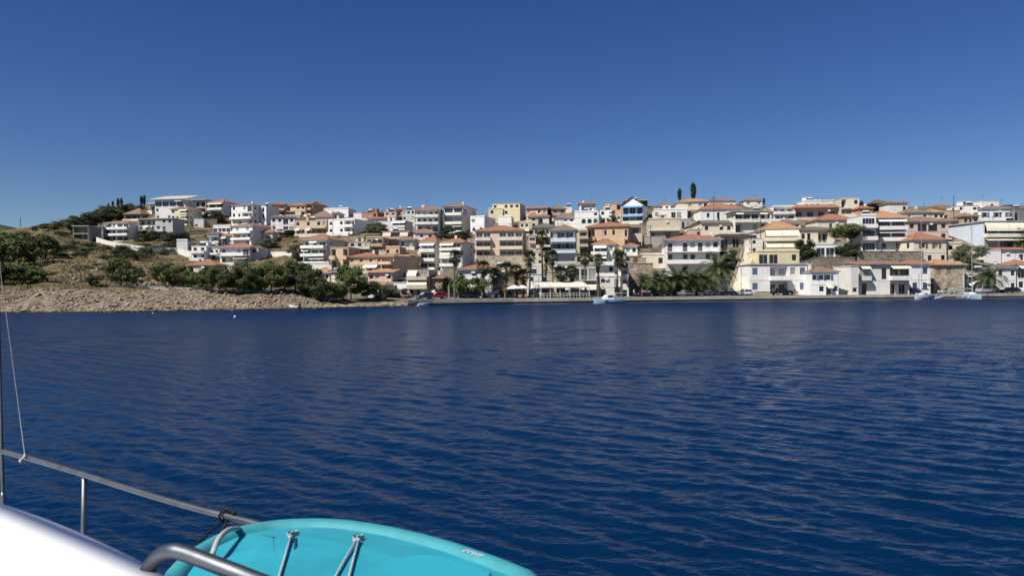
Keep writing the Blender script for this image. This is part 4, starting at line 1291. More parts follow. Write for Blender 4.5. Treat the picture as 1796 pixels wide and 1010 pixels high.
def fan_palm_variant(seed, th=.80, rad=.13, skirt=.16):
    rs = np.random.RandomState(seed)
    mb = MB()
    def fan(o, an, el, size, blades, acc):
        d = Vector((math.cos(an) * math.cos(el), math.sin(an) * math.cos(el), math.sin(el)))
        side = Vector((-math.sin(an), math.cos(an), 0))
        up = side.cross(d)
        hub = o + d * size * .55
        acc.add([o - side * .002, o + side * .002, hub + side * .002, hub - side * .002], [(0, 1, 2, 3)])
        for k in range(blades):
            f = -1.25 + 2.5 * k / (blades - 1)
            bd = (d * math.cos(f) + side * math.sin(f)).normalized()
            tip = hub + bd * size * (.55 + .1 * rs.rand()) - Vector((0, 0, 1)) * size * .16 * (.6 + .8 * rs.rand()) + up * size * .1 * rs.randn()
            wv = d * -math.sin(f) + side * math.cos(f)
            mid = hub.lerp(tip, .55) + up * .01
            acc.add([hub, mid + wv * size * .045, tip, mid - wv * size * .045], [(0, 1, 2, 3)])
    for i in range(46):
        an = i * 2.399 + rs.randn() * .15
        el = math.radians(82 - 118 * (i / 46) + rs.randn() * 6)
        fan(Vector((0, 0, th + .01 * rs.rand())), an, el, rad * (.9 + .25 * rs.rand()), 9, mb)
    crown = mb.mesh('crown', 'palm_leaves')
    sk = MB()
    for i in range(46):
        an = rs.rand() * 6.28
        z = th - .01 - skirt * rs.rand() ** 1.2
        el = math.radians(-62 - 18 * rs.rand())
        fan(Vector((math.cos(an) * .012, math.sin(an) * .012, z)), an, el, rad * (.50 + .2 * rs.rand()), 6, sk)
    tb = MB()
    zs_ = np.linspace(-.03, th, 10)
    tb.tube([(.008 * math.sin(z * 4 + seed), .006 * math.cos(z * 5 + seed), z) for z in zs_], [.018 - .008 * (i / 9) ** .7 for i in range(10)], 8)
    return crown, tb.mesh('trunk', 'palm_bark'), sk.mesh('dead_fronds', 'dry_leaves')
DATE = [date_palm_variant(s) for s in (1, 2, 3)]
FAN = [fan_palm_variant(1), fan_palm_variant(2, .78, .15, .26), fan_palm_variant(3, .82, .12, .12)]

def plant(kind, var, x, yb, yt, label, width=None, D=None, group=None, name='tree', cat='tree', partnames=('crown', 'trunk', 'dead_fronds'), sink=.0):
    """stand a copy of a plant on the ground under (x, yb); its top reaches yt"""
    if D is None:
        D = D_at(x, yb)
    p = P(x, yb, D)
    p.z = min(p.z, zg(p.x, p.y) + .05) if D_at(x, yb) == D else p.z
    ht = (yb - yt) / FPX * D
    root = thing(name, label, cat, p, rnd.random() * 6.28, group)
    vs_ = kind[var % len(kind)]
    sx = ht if width is None else width / FPX * D
    for me, nm in zip(vs_, partnames):
        o = link(nm, me, root)
        o.scale = (sx, sx, ht)
    return root

# shore pines: (x, base y, top y, width factor in px)
pines = [(6, 470, 418, 62), (34, 468, 420, 52), (62, 462, 411, 50), (80, 455, 415, 40), (8, 499, 455, 60), (40, 498, 462, 46), (68, 497, 465, 40),
         (20, 440, 404, 50), (104, 398, 388, 22), (86, 404, 392, 26),
         (165, 502, 478, 30), (213, 503, 452, 56), (240, 504, 470, 34), (288, 504, 458, 50), (312, 506, 466, 40), (336, 507, 470, 40), (362, 511, 472, 42),
         (384, 514, 468, 48), (408, 513, 474, 40), (428, 514, 462, 50), (452, 514, 470, 44), (476, 513, 462, 50), (498, 512, 466, 44), (520, 513, 455, 52),
         (545, 522, 472, 48), (566, 528, 484, 48), (590, 528, 496, 36), (614, 527, 465, 56), (645, 526, 490, 40), (668, 528, 500, 30)]
pn = {0: 'bushy pine on the far left slope', 1: 'shore pine in the row above the rocks'}
sorted_left = sorted([p for p in pines if p[0] < 110], key=lambda q: q[0])
sorted_row = sorted([p for p in pines if p[0] >= 110], key=lambda q: q[0])
for i, (x, b, t, wd) in enumerate(sorted_left):
    plant(PINE, i, x, b, t, 'bushy green pine on the far left slope, %s from the left' % ORD[i], wd * 1.0, group='pines on the left slope', name='pine_tree', cat='pine')
for i, (x, b, t, wd) in enumerate(sorted_row):
    plant(PINE, i * 2 + 1, x, b, t, 'dark pine in the row above the shore rocks, %s from the left' % ORD[i], wd * (.86 if x > 350 else .74), group='pines above the shore rocks', name='pine_tree', cat='pine')
# woods on the left ridge behind the houses
ridge = [(120, 398, 384, 28), (136, 396, 379, 34), (152, 394, 374, 34), (166, 392, 371, 34), (180, 389, 366, 36), (194, 385, 361, 36), (208, 382, 359, 34), (222, 378, 360, 30), (236, 374, 358, 26)]
for i, (x, b, t, wd) in enumerate(ridge):
    plant(DARK if i % 2 else OLIVE, i, x, b + 6, t, 'dense dark tree on the left hilltop, %s from the left' % ORD[i], wd, group='trees on the left hilltop', name='broadleaf_tree', cat='tree', D=None)
for i, (x, b, t) in enumerate([(198, 368, 352), (207, 368, 347), (213, 367, 347), (248, 366, 343), (253, 364, 342), (190, 370, 356)]):
    plant(CYP, i, x, b, t, 'thin dark cypress on the left hilltop, %s from the left' % ORD[sorted([198, 207, 213, 248, 253, 190]).index(x)], None, group='hilltop cypresses', name='cypress_tree', cat='cypress', D=345)
for i, (x, b, t, l) in enumerate([(1192, 356, 330, 'shorter of the two dark cypresses against the sky'), (1216, 356, 320, 'taller of the two dark cypresses against the sky'), (1340, 362, 347, 'small cypress beside the topmost red roof'),
                                  (1506, 384, 356, 'slim dark cypress left of the thatched kiosk'), (1511, 384, 352, 'dark cypress close to the thatched kiosk')]):
    r_ = plant(CYP, i, x, b, t, l, None, name='cypress_tree', cat='cypress', D=296 if x < 1300 else 270, group='ridge cypresses')
    for o in r_.children: o.scale = (o.scale[0] * 1.15, o.scale[1] * 1.15, o.scale[2])
for a_ in [(UMB, 0, 1490, 437, 395, 'umbrella pine with spreading crown beside the white balcony tower', 52, 'pine_tree', 'pine'),
           (DARK, 0, 1491, 458, 425, 'dark round tree below the umbrella pine', 36, 'broadleaf_tree', 'tree'),
           (DARK, 1, 1414, 458, 420, 'dark bushy tree between the yellow and the white veranda', 32, 'broadleaf_tree', 'tree'),
           (ROUND, 0, 824, 523, 481, 'round clipped green tree before the white red-roofed seafront house', 50, 'broadleaf_tree', 'tree'),
           (DARK, 1, 779, 520, 486, 'brownish bushy tree beside the pink awning tent', 32, 'broadleaf_tree', 'tree'),
           (DARK, 0, 700, 521, 505, 'low round dark tree beside the cream garden wall', 32, 'broadleaf_tree', 'tree'),
           (OLIVE, 0, 1703, 474, 430, 'grey-green tree behind the right sailboat mast', 42, 'broadleaf_tree', 'tree'),
           (DARK, 0, 297, 429, 405, 'round dark tree below the long grey house', 26, 'broadleaf_tree', 'tree'),
           (DARK, 1, 316, 430, 408, 'dark tree right of the round one below the grey house', 28, 'broadleaf_tree', 'tree'),
           (DARK, 1, 262, 424, 404, 'dark tree in front of the long grey house columns', 30, 'broadleaf_tree', 'tree'),
           (DARK, 0, 368, 390, 372, 'dark tree on the wall before the grey-pink house', 20, 'broadleaf_tree', 'tree'),
           (DARK, 1, 383, 391, 371, 'second dark tree before the grey-pink house', 22, 'broadleaf_tree', 'tree'),
           (DARK, 0, 505, 415, 402, 'dark tree between the brown lean-to and the peach house', 36, 'broadleaf_tree', 'tree'),
           (OLIVE, 1, 472, 436, 418, 'olive tree below the tiny arched shed', 30, 'broadleaf_tree', 'tree'),
           (OLIVE, 0, 521, 462, 428, 'tall olive-green bushy tree left of the white balcony house', 28, 'broadleaf_tree', 'tree'),
           (OLIVE, 1, 658, 414, 390, 'green tree beside the blue-grey side wall', 34, 'broadleaf_tree', 'tree'),
           (DARK, 0, 795, 424, 402, 'dark green tree under the tall pillared house', 48, 'broadleaf_tree', 'tree'),
           (DARK, 1, 1276, 464, 438, 'dark shrubby tree left of the stairway', 28, 'broadleaf_tree', 'tree'),
           (OLIVE, 0, 1070, 392, 378, 'small tree beside the white block and orange house', 16, 'broadleaf_tree', 'tree')]:
    plant(a_[0], a_[1], a_[2], a_[3], a_[4], a_[5], a_[6] * 1.0, name=a_[7], cat=a_[8])
# fan palms along the promenade
fans = [(798, 521, 436, 0), (848, 522, 455, 1), (868, 522, 466, 0), (887, 522, 458, 1), (906, 522, 462, 1), (929, 521, 436, 0), (918, 521, 470, 1), (951, 518, 400, 2), (958, 518, 432, 1),
        (969, 519, 436, 0), (984, 519, 466, 1), (1003, 520, 462, 0), (1027, 519, 440, 2), (1049, 519, 443, 0), (1083, 521, 434, 2), (1090, 521, 437, 0)]
for i, (x, b, t, v) in enumerate(sorted(fans)):
    r_ = plant(FAN, v, x, b, t, 'tall fan palm on the promenade, %s from the left' % ORD[i], None, group='fan palms on the promenade', name='fan_palm', cat='palm', D=shore(x) + 4.5 + (i % 3))
    th_ = (.80, .78, .82)[v]
    full = r_.children[0].scale[2]
    cs = 10.5 + (i % 4) * .7
    ht = (full - .145 * cs) / th_
    for o in r_.children:
        if o.name.startswith('trunk'):
            o.scale = (14, 14, ht)
        else:
            o.scale = (cs, cs, cs); o.location.z = th_ * (ht - cs)
# date palms
dates = [(1130, 521, 472, 58), (1160, 521, 468, 60), (1188, 521, 462, 64), (1212, 521, 464, 62), (1258, 521, 430, 92), (1236, 521, 470, 56), (1735, 514, 462, 66), (1795, 462, 392, 60)]
for i, (x, b, t, wd) in enumerate(sorted(dates)):
    lb = {1258: 'largest date palm, in front of the white hotel', 1735: 'date palm right of the right-hand sailboat', 1795: 'date palm high at the right frame edge'}.get(
        x, 'date palm on the promenade by the hotel, %s from the left' % ORD[i])
    r_ = plant(DATE, i, x, b, t, lb, None, group='date palms', name='date_palm', cat='palm', D=(shore(x) + 7 if x < 1790 else 206))
    ht = r_.children[0].scale[2]
    for o in r_.children:
        k_ = .72 if x == 1258 else 1.15
        o.scale = (ht * k_, ht * k_, ht) if x != 1795 else (ht * .75, ht * .75, ht)
# shrubs on the slopes
shr = []
rs2 = random.Random(12)
def shrubs(n, x0, x1, ya, yb, size, kinds, where):
    for k in range(n):
        x = x0 + (x1 - x0) * rs2.random(); y = ya + (yb - ya) * rs2.random()
        shr.append((x, y, size * (.6 + .8 * rs2.random()), rs2.choice(kinds), where))
shrubs(27, 100, 330, 432, 457, 20, 'ggog', 'on the scrubby slope left of the white terraces')
shrubs(26, 90, 300, 466, 498, 9, 'ogdg', 'on the stony slope above the shore path')
shrubs(18, 60, 180, 398, 438, 14, 'ogg', 'on the ochre slope under the concrete frame')
shrubs(16, 245, 330, 422, 446, 14, 'ggo', 'among walls below the long grey house')
shrubs(12, 445, 530, 418, 468, 8, 'odgd', 'on the dry lot left of the white balcony house')
shrubs(10, 330, 470, 400, 432, 8, 'go', 'between the white terraced houses')
shrubs(12, 560, 800, 400, 470, 8, 'go', 'between the houses of the middle slope')
shrubs(8, 580, 730, 512, 526, 8, 'gob', 'behind the stony shore before the awning house')
shrubs(9, 1262, 1281, 432, 512, 9, 'god', 'beside the stairway to the quay')
shrubs(10, 1420, 1505, 455, 512, 9, 'godb', 'on the rock face by the small white cottage')
shrubs(8, 1660, 1750, 455, 490, 9, 'go', 'above the right sailboat')
shrubs(14, 930, 1060, 425, 490, 14, 'gg', 'behind the palm row')
shrubs(10, 1105, 1200, 424, 462, 12, 'ggo', 'below the bare concrete wall')
shrubs(8, 1590, 1720, 398, 440, 10, 'go', 'between the houses under the right ridge')
bywhere = {}
for s_ in sorted(shr):
    bywhere.setdefault(s_[4], []).append(s_)
ORD26 = ORD + ['twenty-first', 'twenty-second', 'twenty-third', 'twenty-fourth', 'twenty-fifth', 'twenty-sixth', 'twenty-seventh']
for where, lst in bywhere.items():
    for i, (x, y, sz, k, _) in enumerate(lst):
        D = D_at(x, y)
        p = P(x, y, D)
        root = thing('shrub', 'shrub %s, %s from the left' % (where, ORD26[i]), 'shrub', p, rs2.random() * 6.28, 'shrubs ' + where)
        f, st = SHR[k][i % 3]
        wv = sz / FPX * D
        for me, nm in ((f, 'foliage'), (st, 'stem')):
            o = link(nm, me, root); o.scale = (wv, wv, wv * .8)
# stones of the shore bank and dry grass: nobody could count them
def scatter_stones():
    rs = np.random.RandomState(8)
    base = []
    for k in range(6):
        bm = bmesh.new(); bmesh.ops.create_icosphere(bm, subdivisions=1, radius=1)
        vs_ = [v.co * (1 + .25 * rs.randn()) for v in bm.verts]
        bm.verts.index_update()
        fs_ = [tuple(v.index for v in f.verts) for f in bm.faces]
        bm.free()
        base.append((np.array([tuple(v) for v in vs_]), fs_))
    mb = MB()
    n = 0
    while n < 7000:
        x = rs.uniform(-120, 740)
        s = abs(rs.randn()) * 6.5 if x < 540 else abs(rs.randn()) * 2.5
        if s > 17 or (x > 600 and s > 5):
            continue
        D = shore(x) + s - .4
        X = ray(x, 505).x * D
        z = zg(X, D)
        r = .09 + .20 * rs.rand() ** 2 + (.24 * rs.rand() if rs.rand() < .09 else 0)
        v, f = base[rs.randint(6)]
        an = rs.rand() * 6.28
        q = v * np.array([r * 1.25, r, r * .7])
        qx = q[:, 0] * math.cos(an) - q[:, 1] * math.sin(an) + X
        qy = q[:, 0] * math.sin(an) + q[:, 1] * math.cos(an) + D
        mb.add(np.stack([qx, qy, q[:, 2] + z + r * .2], 1), f)
        n += 1
    n = 0
    while n < 420:                                           # loose rock on the slope above the path
        x = rs.uniform(90, 320); s = rs.uniform(22, 95)
        D = shore(x) + s
        X = ray(x, 505).x * D
        r = .14 + .4 * rs.rand() ** 3
        v, f = base[rs.randint(6)]
        an = rs.rand() * 6.28
        q = v * np.array([r * 1.5, r, r * .8])
        mb.add(np.stack([q[:, 0] * math.cos(an) - q[:, 1] * math.sin(an) + X, q[:, 0] * math.sin(an) + q[:, 1] * math.cos(an) + D, q[:, 2] + zg(X, D) + r * .15], 1), f)
        n += 1
    MATS['shore_stone'] = mat('shore_stone', (.33, .27, .20), .95, .25, .35, .03, 5, c2=(.17, .135, .10))
    tag(mb.obj('shore_stones', 'shore_stone'), kind='stuff')
scatter_stones()
def wet_stones():
    rs = np.random.RandomState(18)
    mb = MB()
    for n in range(900):                                     # dark wet rocks along the waterline
        x = rs.uniform(-120, 735)
        D = shore(x) + abs(rs.randn()) * .35 - .3
        X = ray(x, 505).x * D
        r = .12 + .25 * rs.rand() ** 2
        k = 7
        an = rs.rand(k) * .5 + np.arange(k) * 6.28 / k
        lo = [(X + 1.4 * r * math.cos(t), D + r * math.sin(t), -.2) for t in an]
        hi = [(X + 1.0 * r * math.cos(t), D + .7 * r * math.sin(t), .1 + r * .5 * rs.rand()) for t in an]
        mb.loft([lo, hi])
    MATS['wet_stone'] = mat('wet_stone', (.075, .062, .048), .4, .25, .6, .02, 5)
    tag(mb.obj('wet_stones', 'wet_stone'), kind='stuff')
wet_stones()
def scatter_grass():
    rs = np.random.RandomState(9)
    mb = MB()
    n = 0
    while n < 5200:
        x = rs.uniform(-100, 600); s = rs.uniform(14, 190)
        D = shore(x) + s
        X = ray(x, 505).x * D
        z = zg(X, D)
        hgt = .25 + .5 * rs.rand()
        for k in range(4):
            an = rs.rand() * 6.28; c_, s_ = math.cos(an), math.sin(an)
            ox, oy = rs.randn() * .4, rs.randn() * .4
            mb.add([(X + ox - c_ * .12, D + oy - s_ * .12, z - .1), (X + ox + c_ * .12, D + oy + s_ * .12, z - .1), (X + ox + rs.randn() * .2, D + oy + rs.randn() * .2, z + hgt)], [(0, 1, 2)])
        n += 1
    MATS['dry_grass'] = mat('dry_grass', (.25, .18, .085), .95, .2, .05, c2=(.07, .07, .035))
    tag(mb.obj('dry_grass', 'dry_grass'), kind='stuff')
scatter_grass()

# ------------------------------------------------------------------ waterfront
def paint(name, c, rough=.25):
    return mat(name, c, rough, .04, 1.0, spec=.6)
paint('car_black', (.012, .012, .015)); paint('car_red', (.30, .02, .03)); paint('car_blue', (.03, .06, .13)); paint('car_white', (.70, .70, .70))
paint('car_silver', (.38, .39, .40)); paint('car_grey', (.12, .125, .13)); paint('hull_white', (.72, .73, .74)); paint('hull_blue', (.30, .48, .60)); paint('hull_grey', (.32, .40, .45))
mat('mast_grey', (.30, .32, .35), .4, .05, 1.0)
mat('tyre', (.018, .018, .018), .9, .1)
mat('lamp_glass', (.6, .6, .55), .2, .05)
mat('skin', (.42, .25, .17), .6, .05)
def quay_dir(x):
    a, b = shore(x - 15), shore(x + 15)
    pa, pb = ray(x - 15, 505) * a, ray(x + 15, 505) * b
    return math.atan2(pb.y - pa.y, pb.x - pa.x)
def road_z(x, s):
    return 1.09 + (zs(x, 8) + .05 - 1.085) * min(1, max(0, (s - .8) / 7.2))
CARP = {
    'hatch': ([(-.50, .22), (-.50, .52), (-.47, .60), (-.24, .62), (-.10, .98), (.30, 1.0), (.43, .68), (.49, .62), (.50, .24)], 1.45),
    'sedan': ([(-.50, .22), (-.50, .50), (-.46, .56), (-.20, .60), (-.06, .98), (.20, 1.0), (.36, .66), (.48, .62), (.50, .26)], 1.42),
    'suv': ([(-.50, .24), (-.50, .58), (-.46, .64), (-.26, .66), (-.14, .99), (.40, 1.0), (.47, .66), (.50, .60), (.50, .26)], 1.68),
    'van': ([(-.50, .20), (-.50, .50), (-.42, .58), (-.32, .96), (-.26, 1.0), (.49, 1.0), (.50, .94), (.50, .22)], 2.0),
}
def car(x0, x1, kind, colour, label, s=6.0, flip=False):
    xc = (x0 + x1) / 2
    D = shore(xc) + s
    L = min(4.9, max(3.7, (x1 - x0) / FPX * D))
    prof, Hc = CARP[kind]
    p = Vector((ray(xc, 505).x * D, D, road_z(xc, s)))
    root = thing('parked_car', label, 'car', p, quay_dir(xc) + (math.pi if flip else 0), 'vehicles parked along the quay')
    Wd = .84
    b = MB()
    pts = [(x * L, z * Hc) for x, z in prof]
    def half(z): return Wd * (1 if z < Hc * .62 else 1 - .22 * (z - Hc * .62) / (Hc * .38))
    rings = []
    for wgt in (-1, -.93, .93, 1):
        sh = .06 if abs(wgt) == 1 else 0
        cx = sum(q[0] for q in pts) / len(pts)
        rings.append([(cx + (x - cx) * (1 - sh * .4), half(z) * wgt, z - (sh * .6 if z > Hc * .9 else 0)) for x, z in pts])
    b.loft(rings)
    b.obj('body', 'car_' + colour, root)
    top = [q for q in pts if q[1] > Hc * .6]
    belt = Hc * .64
    xs_ = [q[0] for q in top if q[1] > Hc * .9]
    g = MB()
    x_a, x_b = min(xs_), max(xs_)
    for sg in (-1, 1):
        yv = half(belt) * sg * 1.012
        yt_ = half(Hc * .93) * sg * 1.012
        mid = (x_a + x_b) / 2
        for u0, u1, l0, l1 in ((x_a - L * .085, mid - .04, x_a + .05, mid - .04), (mid + .04, x_b + L * .06, mid + .04, x_b - .04)):
            g.quad((u0, yv, belt), (u1, yv, belt), (l1, yt_, Hc * .92), (l0, yt_, Hc * .92))
    g.obj('side_window', 'glass_dark', root)
    ws = MB()
    fr = [q for q in pts if q[0] < 0 and q[1] > Hc * .58][-2:] if kind != 'van' else pts[2:4]
    (xa, za), (xb, zb) = (pts[3], pts[4]) if kind != 'van' else (pts[2], pts[3])
    ws.quad((xa - .03, -.68, za + .05), (xa - .03, .68, za + .05), (xb - .03, .56, zb - .02), (xb - .03, -.56, zb - .02))
    ws.obj('windscreen', 'glass_dark', root)
    r = .32 if kind != 'suv' else .37
    key = ('wheel', r)
    if key not in MESHES:
        t = MB(); t.tube([(0, -.1, 0), (0, -.09, 0), (0, .09, 0), (0, .1, 0)], [r * .86, r, r, r * .86], 14)
        q = MB(); q.tube([(0, -.115, 0), (0, .115, 0)], r * .58, 10)
        MESHES[key] = (t.mesh('wheel', 'tyre'), q.mesh('rim', 'car_silver'))
    for fx in (-.32, .31):
        for sg in (-1, 1):
            w_ = link('wheel', MESHES[key][0], root, (fx * L, sg * (Wd - .08), r))
            link('rim', MESHES[key][1], w_)
    for sg in (-1, 1):
        hl = MB(); hl.box(-L / 2 - .012, -L / 2 + .1, sg * .62 - .14, sg * .62 + .14, Hc * .40, Hc * .49)
        hl.obj('headlight', 'lamp_glass', root)
    return root
car(734, 757, 'hatch', 'blue', 'dark blue hatchback before the awning house', 5)
car(757, 778, 'hatch', 'red', 'red hatchback beside the brownish tree', 5)
car(815, 838, 'hatch', 'blue', 'dark car in the shade of the round clipped tree', 6)
car(855, 874, 'hatch', 'silver', 'silver car among the fan palm trunks', 6.5)
car(873, 890, 'hatch', 'black', 'black car before the glazed stairwell house', 6)
car(1116, 1146, 'sedan', 'black', 'black sedan under the leftmost date palm', 5)
car(1150, 1180, 'suv', 'black', 'dark off-roader between the left two date palms', 6)
car(1188, 1216, 'sedan', 'silver', 'silver sedan under the date palms', 5, True)
car(1222, 1250, 'hatch', 'grey', 'grey hatchback under the largest date palm', 5)
car(1262, 1288, 'hatch', 'black', 'dark hatchback left of the stairway foot', 6)
car(1297, 1317, 'hatch', 'white', 'white hatchback at the stairway foot', 6)
car(1352, 1390, 'suv', 'black', 'black off-roader before the long white seafront house', 5, True)
car(1527, 1567, 'sedan', 'black', 'long black sedan before the off-white awning house', 5)
car(1588, 1612, 'hatch', 'blue', 'dark blue hatchback behind the left sailboat', 5)
car(1646, 1682, 'sedan', 'silver', 'silver-brown sedan before the cream stone house', 6)
car(1712, 1746, 'van', 'silver', 'silver van behind the right sailboat', 6)
car(1752, 1792, 'hatch', 'black', 'black hatchback right of the date palm', 5)

# stairway street
def stairway():
    n = 46
    root = None
    st, sw = MB(), MB()
    prev = None
    for k in range(n + 1):
        t = k / n
        x = 1298 + 17 * t ** 1.2
        y = 517 - 85 * t
        g = G(x, y)
        if root is None:
            root = thing('stairway', 'pale straight stairway climbing from the quay beside the yellow house', 'stairs', g)
            base = g.copy()
        q = g - base
        q.z = zg(g.x, g.y) - base.z + .12
        if prev is not None:
            hw_ = 2.1 - .9 * t
            st.box(min(prev.x, q.x) - hw_, max(prev.x, q.x) + hw_, prev.y, q.y, prev.z - 1.2, q.z + .1)
            for sg in (-1, 1):
                xx = (prev.x + q.x) / 2 + sg * (hw_ + .2)
                sw.box(xx - .16, xx + .16, prev.y, q.y + .002, prev.z - 1.2, q.z + .62)
        prev = q
    st.obj('steps', wallmat('cream'), root)
    sw.obj('side_wall', 'stone_cream', root)
stairway()

# poles
def pole(x, yb, yt, label, D=None, r=.11, arm=None, m='wood_pole', name='utility_pole', cat='pole'):
    D = D or D_at(x, yb)
    p = P(x, yb, D)
    hgt = (yb - yt) / FPX * D
    root = thing(name, label, cat, p, 0, 'poles of the town')
    a = MB(); a.tube([(0, 0, -.5), (0, 0, hgt)], [r, r * .7], 8); a.obj('shaft', m, root)
    b = MB()
    if arm == 'lamp':
        b.tube([(0, 0, hgt - .1), (.5, -.1, hgt + .15), (1.1, -.2, hgt + .1)], .035, 6)
        b.obj('arm', m, root)
        c = MB(); c.box(1.0, 1.5, -.3, -.1, hgt + .02, hgt + .12); c.obj('lamp_head', 'metal_white', root)
    else:
        for z in (hgt - .35, hgt - .9):
            b.box(-.7, .7, -.05, .05, z - .05, z + .05)
        b.obj('crossarm', m, root)
        c = MB()
        for q in (-.6, -.25, .25, .6):
            c.box(q - .04, q + .04, -.04, .04, hgt - .298, hgt - .14)
        c.obj('insulators', 'metal_dark', root)
    return root
pole(149, 500, 463, 'wooden pole on the stony slope above the shore')
pole(333, 449, 408, 'pole beside the white terraced houses')
pole(193, 423, 398, 'thin pole before the leftmost red-roofed house')
pole(1303, 462, 404, 'tall dark pole left of the stairway top')
pole(1318, 458, 408, 'dark pole on the stairway')
pole(1334, 440, 376, 'dark pole beside the house with four drop awnings')
pole(1141, 438, 395, 'pole before the bare concrete wall')
pole(1252, 392, 345, 'mast-like pole above the long red roof')
pole(1673, 402, 344, 'tall street light pole against the sky at right', arm='lamp', m='metal_dark', name='street_light', cat='street light')
pole(584, 420, 369, 'pole behind the white balcony house')
pole(671, 394, 369, 'dark pole on the ridge by the pink house')
for i, x in enumerate((858, 945, 1300, 1580, 1612)):
    pole(x, 522 - (x - 858) * .007, 486 - (x - 858) * .007, 'quayside lamp post, %s from the left' % ORD[i], D=shore(x) + 2.2, r=.06, arm='lamp', m='metal_dark', name='street_light', cat='street light')
def wire(a, b, za, zb, label, sag=.9):
    (xa, ya), (xb, yb) = a, b
    pa, pb = G(xa, ya), G(xb, yb)
    pa.z += za; pb.z += zb
    rt = thing('overhead_wire', label, 'wire', pa, 0, 'overhead wires')
    m_ = MB()
    for o_ in (-.35, .35):
        m_.tube([(pb - pa) * t + Vector((o_, 0, -sag * 4 * t * (1 - t))) for t in np.linspace(0, 1, 9)], .02, 4)
    m_.obj('cable', 'metal_dark', rt)
wire((1303, 462), (1318, 458), 8.0, 7.2, 'pair of wires between the two poles by the stairway')
wire((1318, 458), (1334, 440), 7.2, 9.6, 'pair of wires from the stairway pole to the drop-awning pole')
wire((333, 449), (193, 423), 7.6, 5.6, 'pair of wires from the white terraced houses to the hotel pole', 2.0)
wire((149, 500), (333, 449), 3.4, 7.6, 'pair of wires over the scrubby left slope', 2.5)
def antenna_mast():
    p = P(36, 412, 640)
    root = thing('antenna_mast', 'thin lattice mast on the far left hill', 'mast', p)
    a = MB()
    for sx in (-.5, .5):
        a.tube([(sx, 0, 0), (sx * .3, 0, 15)], .12, 5)
    a.obj('leg', 'metal_dark', root)
    b = MB()
    for k in range(10):
        b.tube([(-.5 + .03 * k, 0, 1.4 * k), (.45 - .03 * k, 0, 1.4 * k + 1.3)], .08, 4)
    b.obj('lattice', 'metal_dark', root)
antenna_mast()

# restaurant canopy at the water's edge
def canopy():
    xa, xb = 948, 1034
    D0 = shore(990) + .9
    pa, pb = P(xa, 519, D0 - 1.2), P(xb, 519, D0 + 1.6)
    Lc = (pb - pa).length
    root = thing('restaurant_canopy', 'long cream restaurant canopy with railing on the quay edge', 'canopy', (pa.x, pa.y, 1.15), math.atan2(pb.y - pa.y, pb.x - pa.x))
    n = 5
    top, low = 3.4, 2.25
    for k in range(n + 1):
        u = Lc * k / n
        a = MB(); a.tube([(u, .15, 0), (u, .15, low)], .045, 6); a.obj('post', 'metal_white', root)
        b = MB(); b.tube([(u, 4.6, 0), (u, 4.6, top)], .045, 6); b.obj('post', 'metal_white', root)
    for k in range(n):
        u0, u1 = Lc * k / n + .05, Lc * (k + 1) / n - .05
        c = MB()
        prof = [(4.7, top), (3.2, top - .30), (1.6, top - .68), (.0, low + .02), (-.03, low - .25)]
        c.loft([[(u0, y, z), (u1, y, z), (u1, y + .02, z - .03), (u0, y + .02, z - .03)] for y, z in prof])
        c.obj('canvas_panel', 'canvas_cream', root)
    r = MB()
    for z in (.95, .5):
        r.tube([(0, -.05, z), (Lc, -.05, z)], .03, 5)
    for k in range(16):
        r.tube([(Lc * k / 15, -.05, 0), (Lc * k / 15, -.05, .95)], .025, 5)
    r.obj('railing', 'metal_white', root)
    # tables and chairs in the shade
    rr = random.Random(4)
    for k in range(7):
        u = Lc * (k + .5) / 7
        wx = Vector((u, 1.5 + 1.2 * (k % 2), 0))
        ang = root.rotation_euler.z
        w_ = Vector(root.location) + Vector((wx.x * math.cos(ang) - wx.y * math.sin(ang), wx.x * math.sin(ang) + wx.y * math.cos(ang), 0))
        t = thing('restaurant_table', 'white-topped table under the cream canopy, %s from the left' % ORD[k], 'table', w_, 0, 'restaurant tables')
        a = MB(); a.box(-.45, .45, -.45, .45, .72, .76); a.obj('table_top', 'canvas_white', t)
        b = MB(); b.tube([(0, 0, 0), (0, 0, .72)], .05, 6); b.box(-.25, .25, -.25, .25, 0, .03); b.obj('pedestal', 'metal_dark', t)
        for sg in (-1, 1):
            c_ = thing('chair', 'dark chair at the %s canopy table, %s side' % (ORD[k], 'left' if sg < 0 else 'right'), 'chair', w_ + Vector((sg * .75, 0, 0)), 0, 'restaurant chairs')
            s_ = MB(); s_.box(-.22, .22, -.22, .22, .42, .47); s_.obj('seat', 'frame_brown', c_)
            s_ = MB(); s_.box(sg * .2 - .02, sg * .2 + .02, -.22, .22, .47, .88); s_.obj('backrest', 'frame_brown', c_)
            for qx in (-.19, .19):
                for qy in (-.19, .19):
                    l_ = MB(); l_.box(qx - .02, qx + .02, qy - .02, qy + .02, 0, .42); l_.obj('leg', 'frame_brown', c_)
canopy()
def parasol(x, s, r, hgt, label, m='canvas_white'):
    D = shore(x) + s
    root = thing('parasol', label, 'parasol', (ray(x, 505).x * D, D, road_z(x, s)), 0, 'parasols on the quay')
    a = MB(); a.tube([(0, 0, 0), (0, 0, hgt)], .03, 6); a.obj('pole', 'metal_white', root)
    c = MB()
    n = 8
    ring = lambda rr, z: [(rr * math.cos(2 * math.pi * k / n), rr * math.sin(2 * math.pi * k / n), z) for k in range(n)]
    c.loft([ring(.02, hgt), ring(r * .5, hgt - .22), ring(r, hgt - .6), ring(r, hgt - .75)], caps=False)
    c.obj('canopy', m, root)
    f = MB(); f.tube([(0, 0, 0), (0, 0, .08)], .3, 10); f.obj('base', 'metal_dark', root)
parasol(902, 3.0, 1.5, 2.6, 'white parasol among the palm trunks left of the canopy')
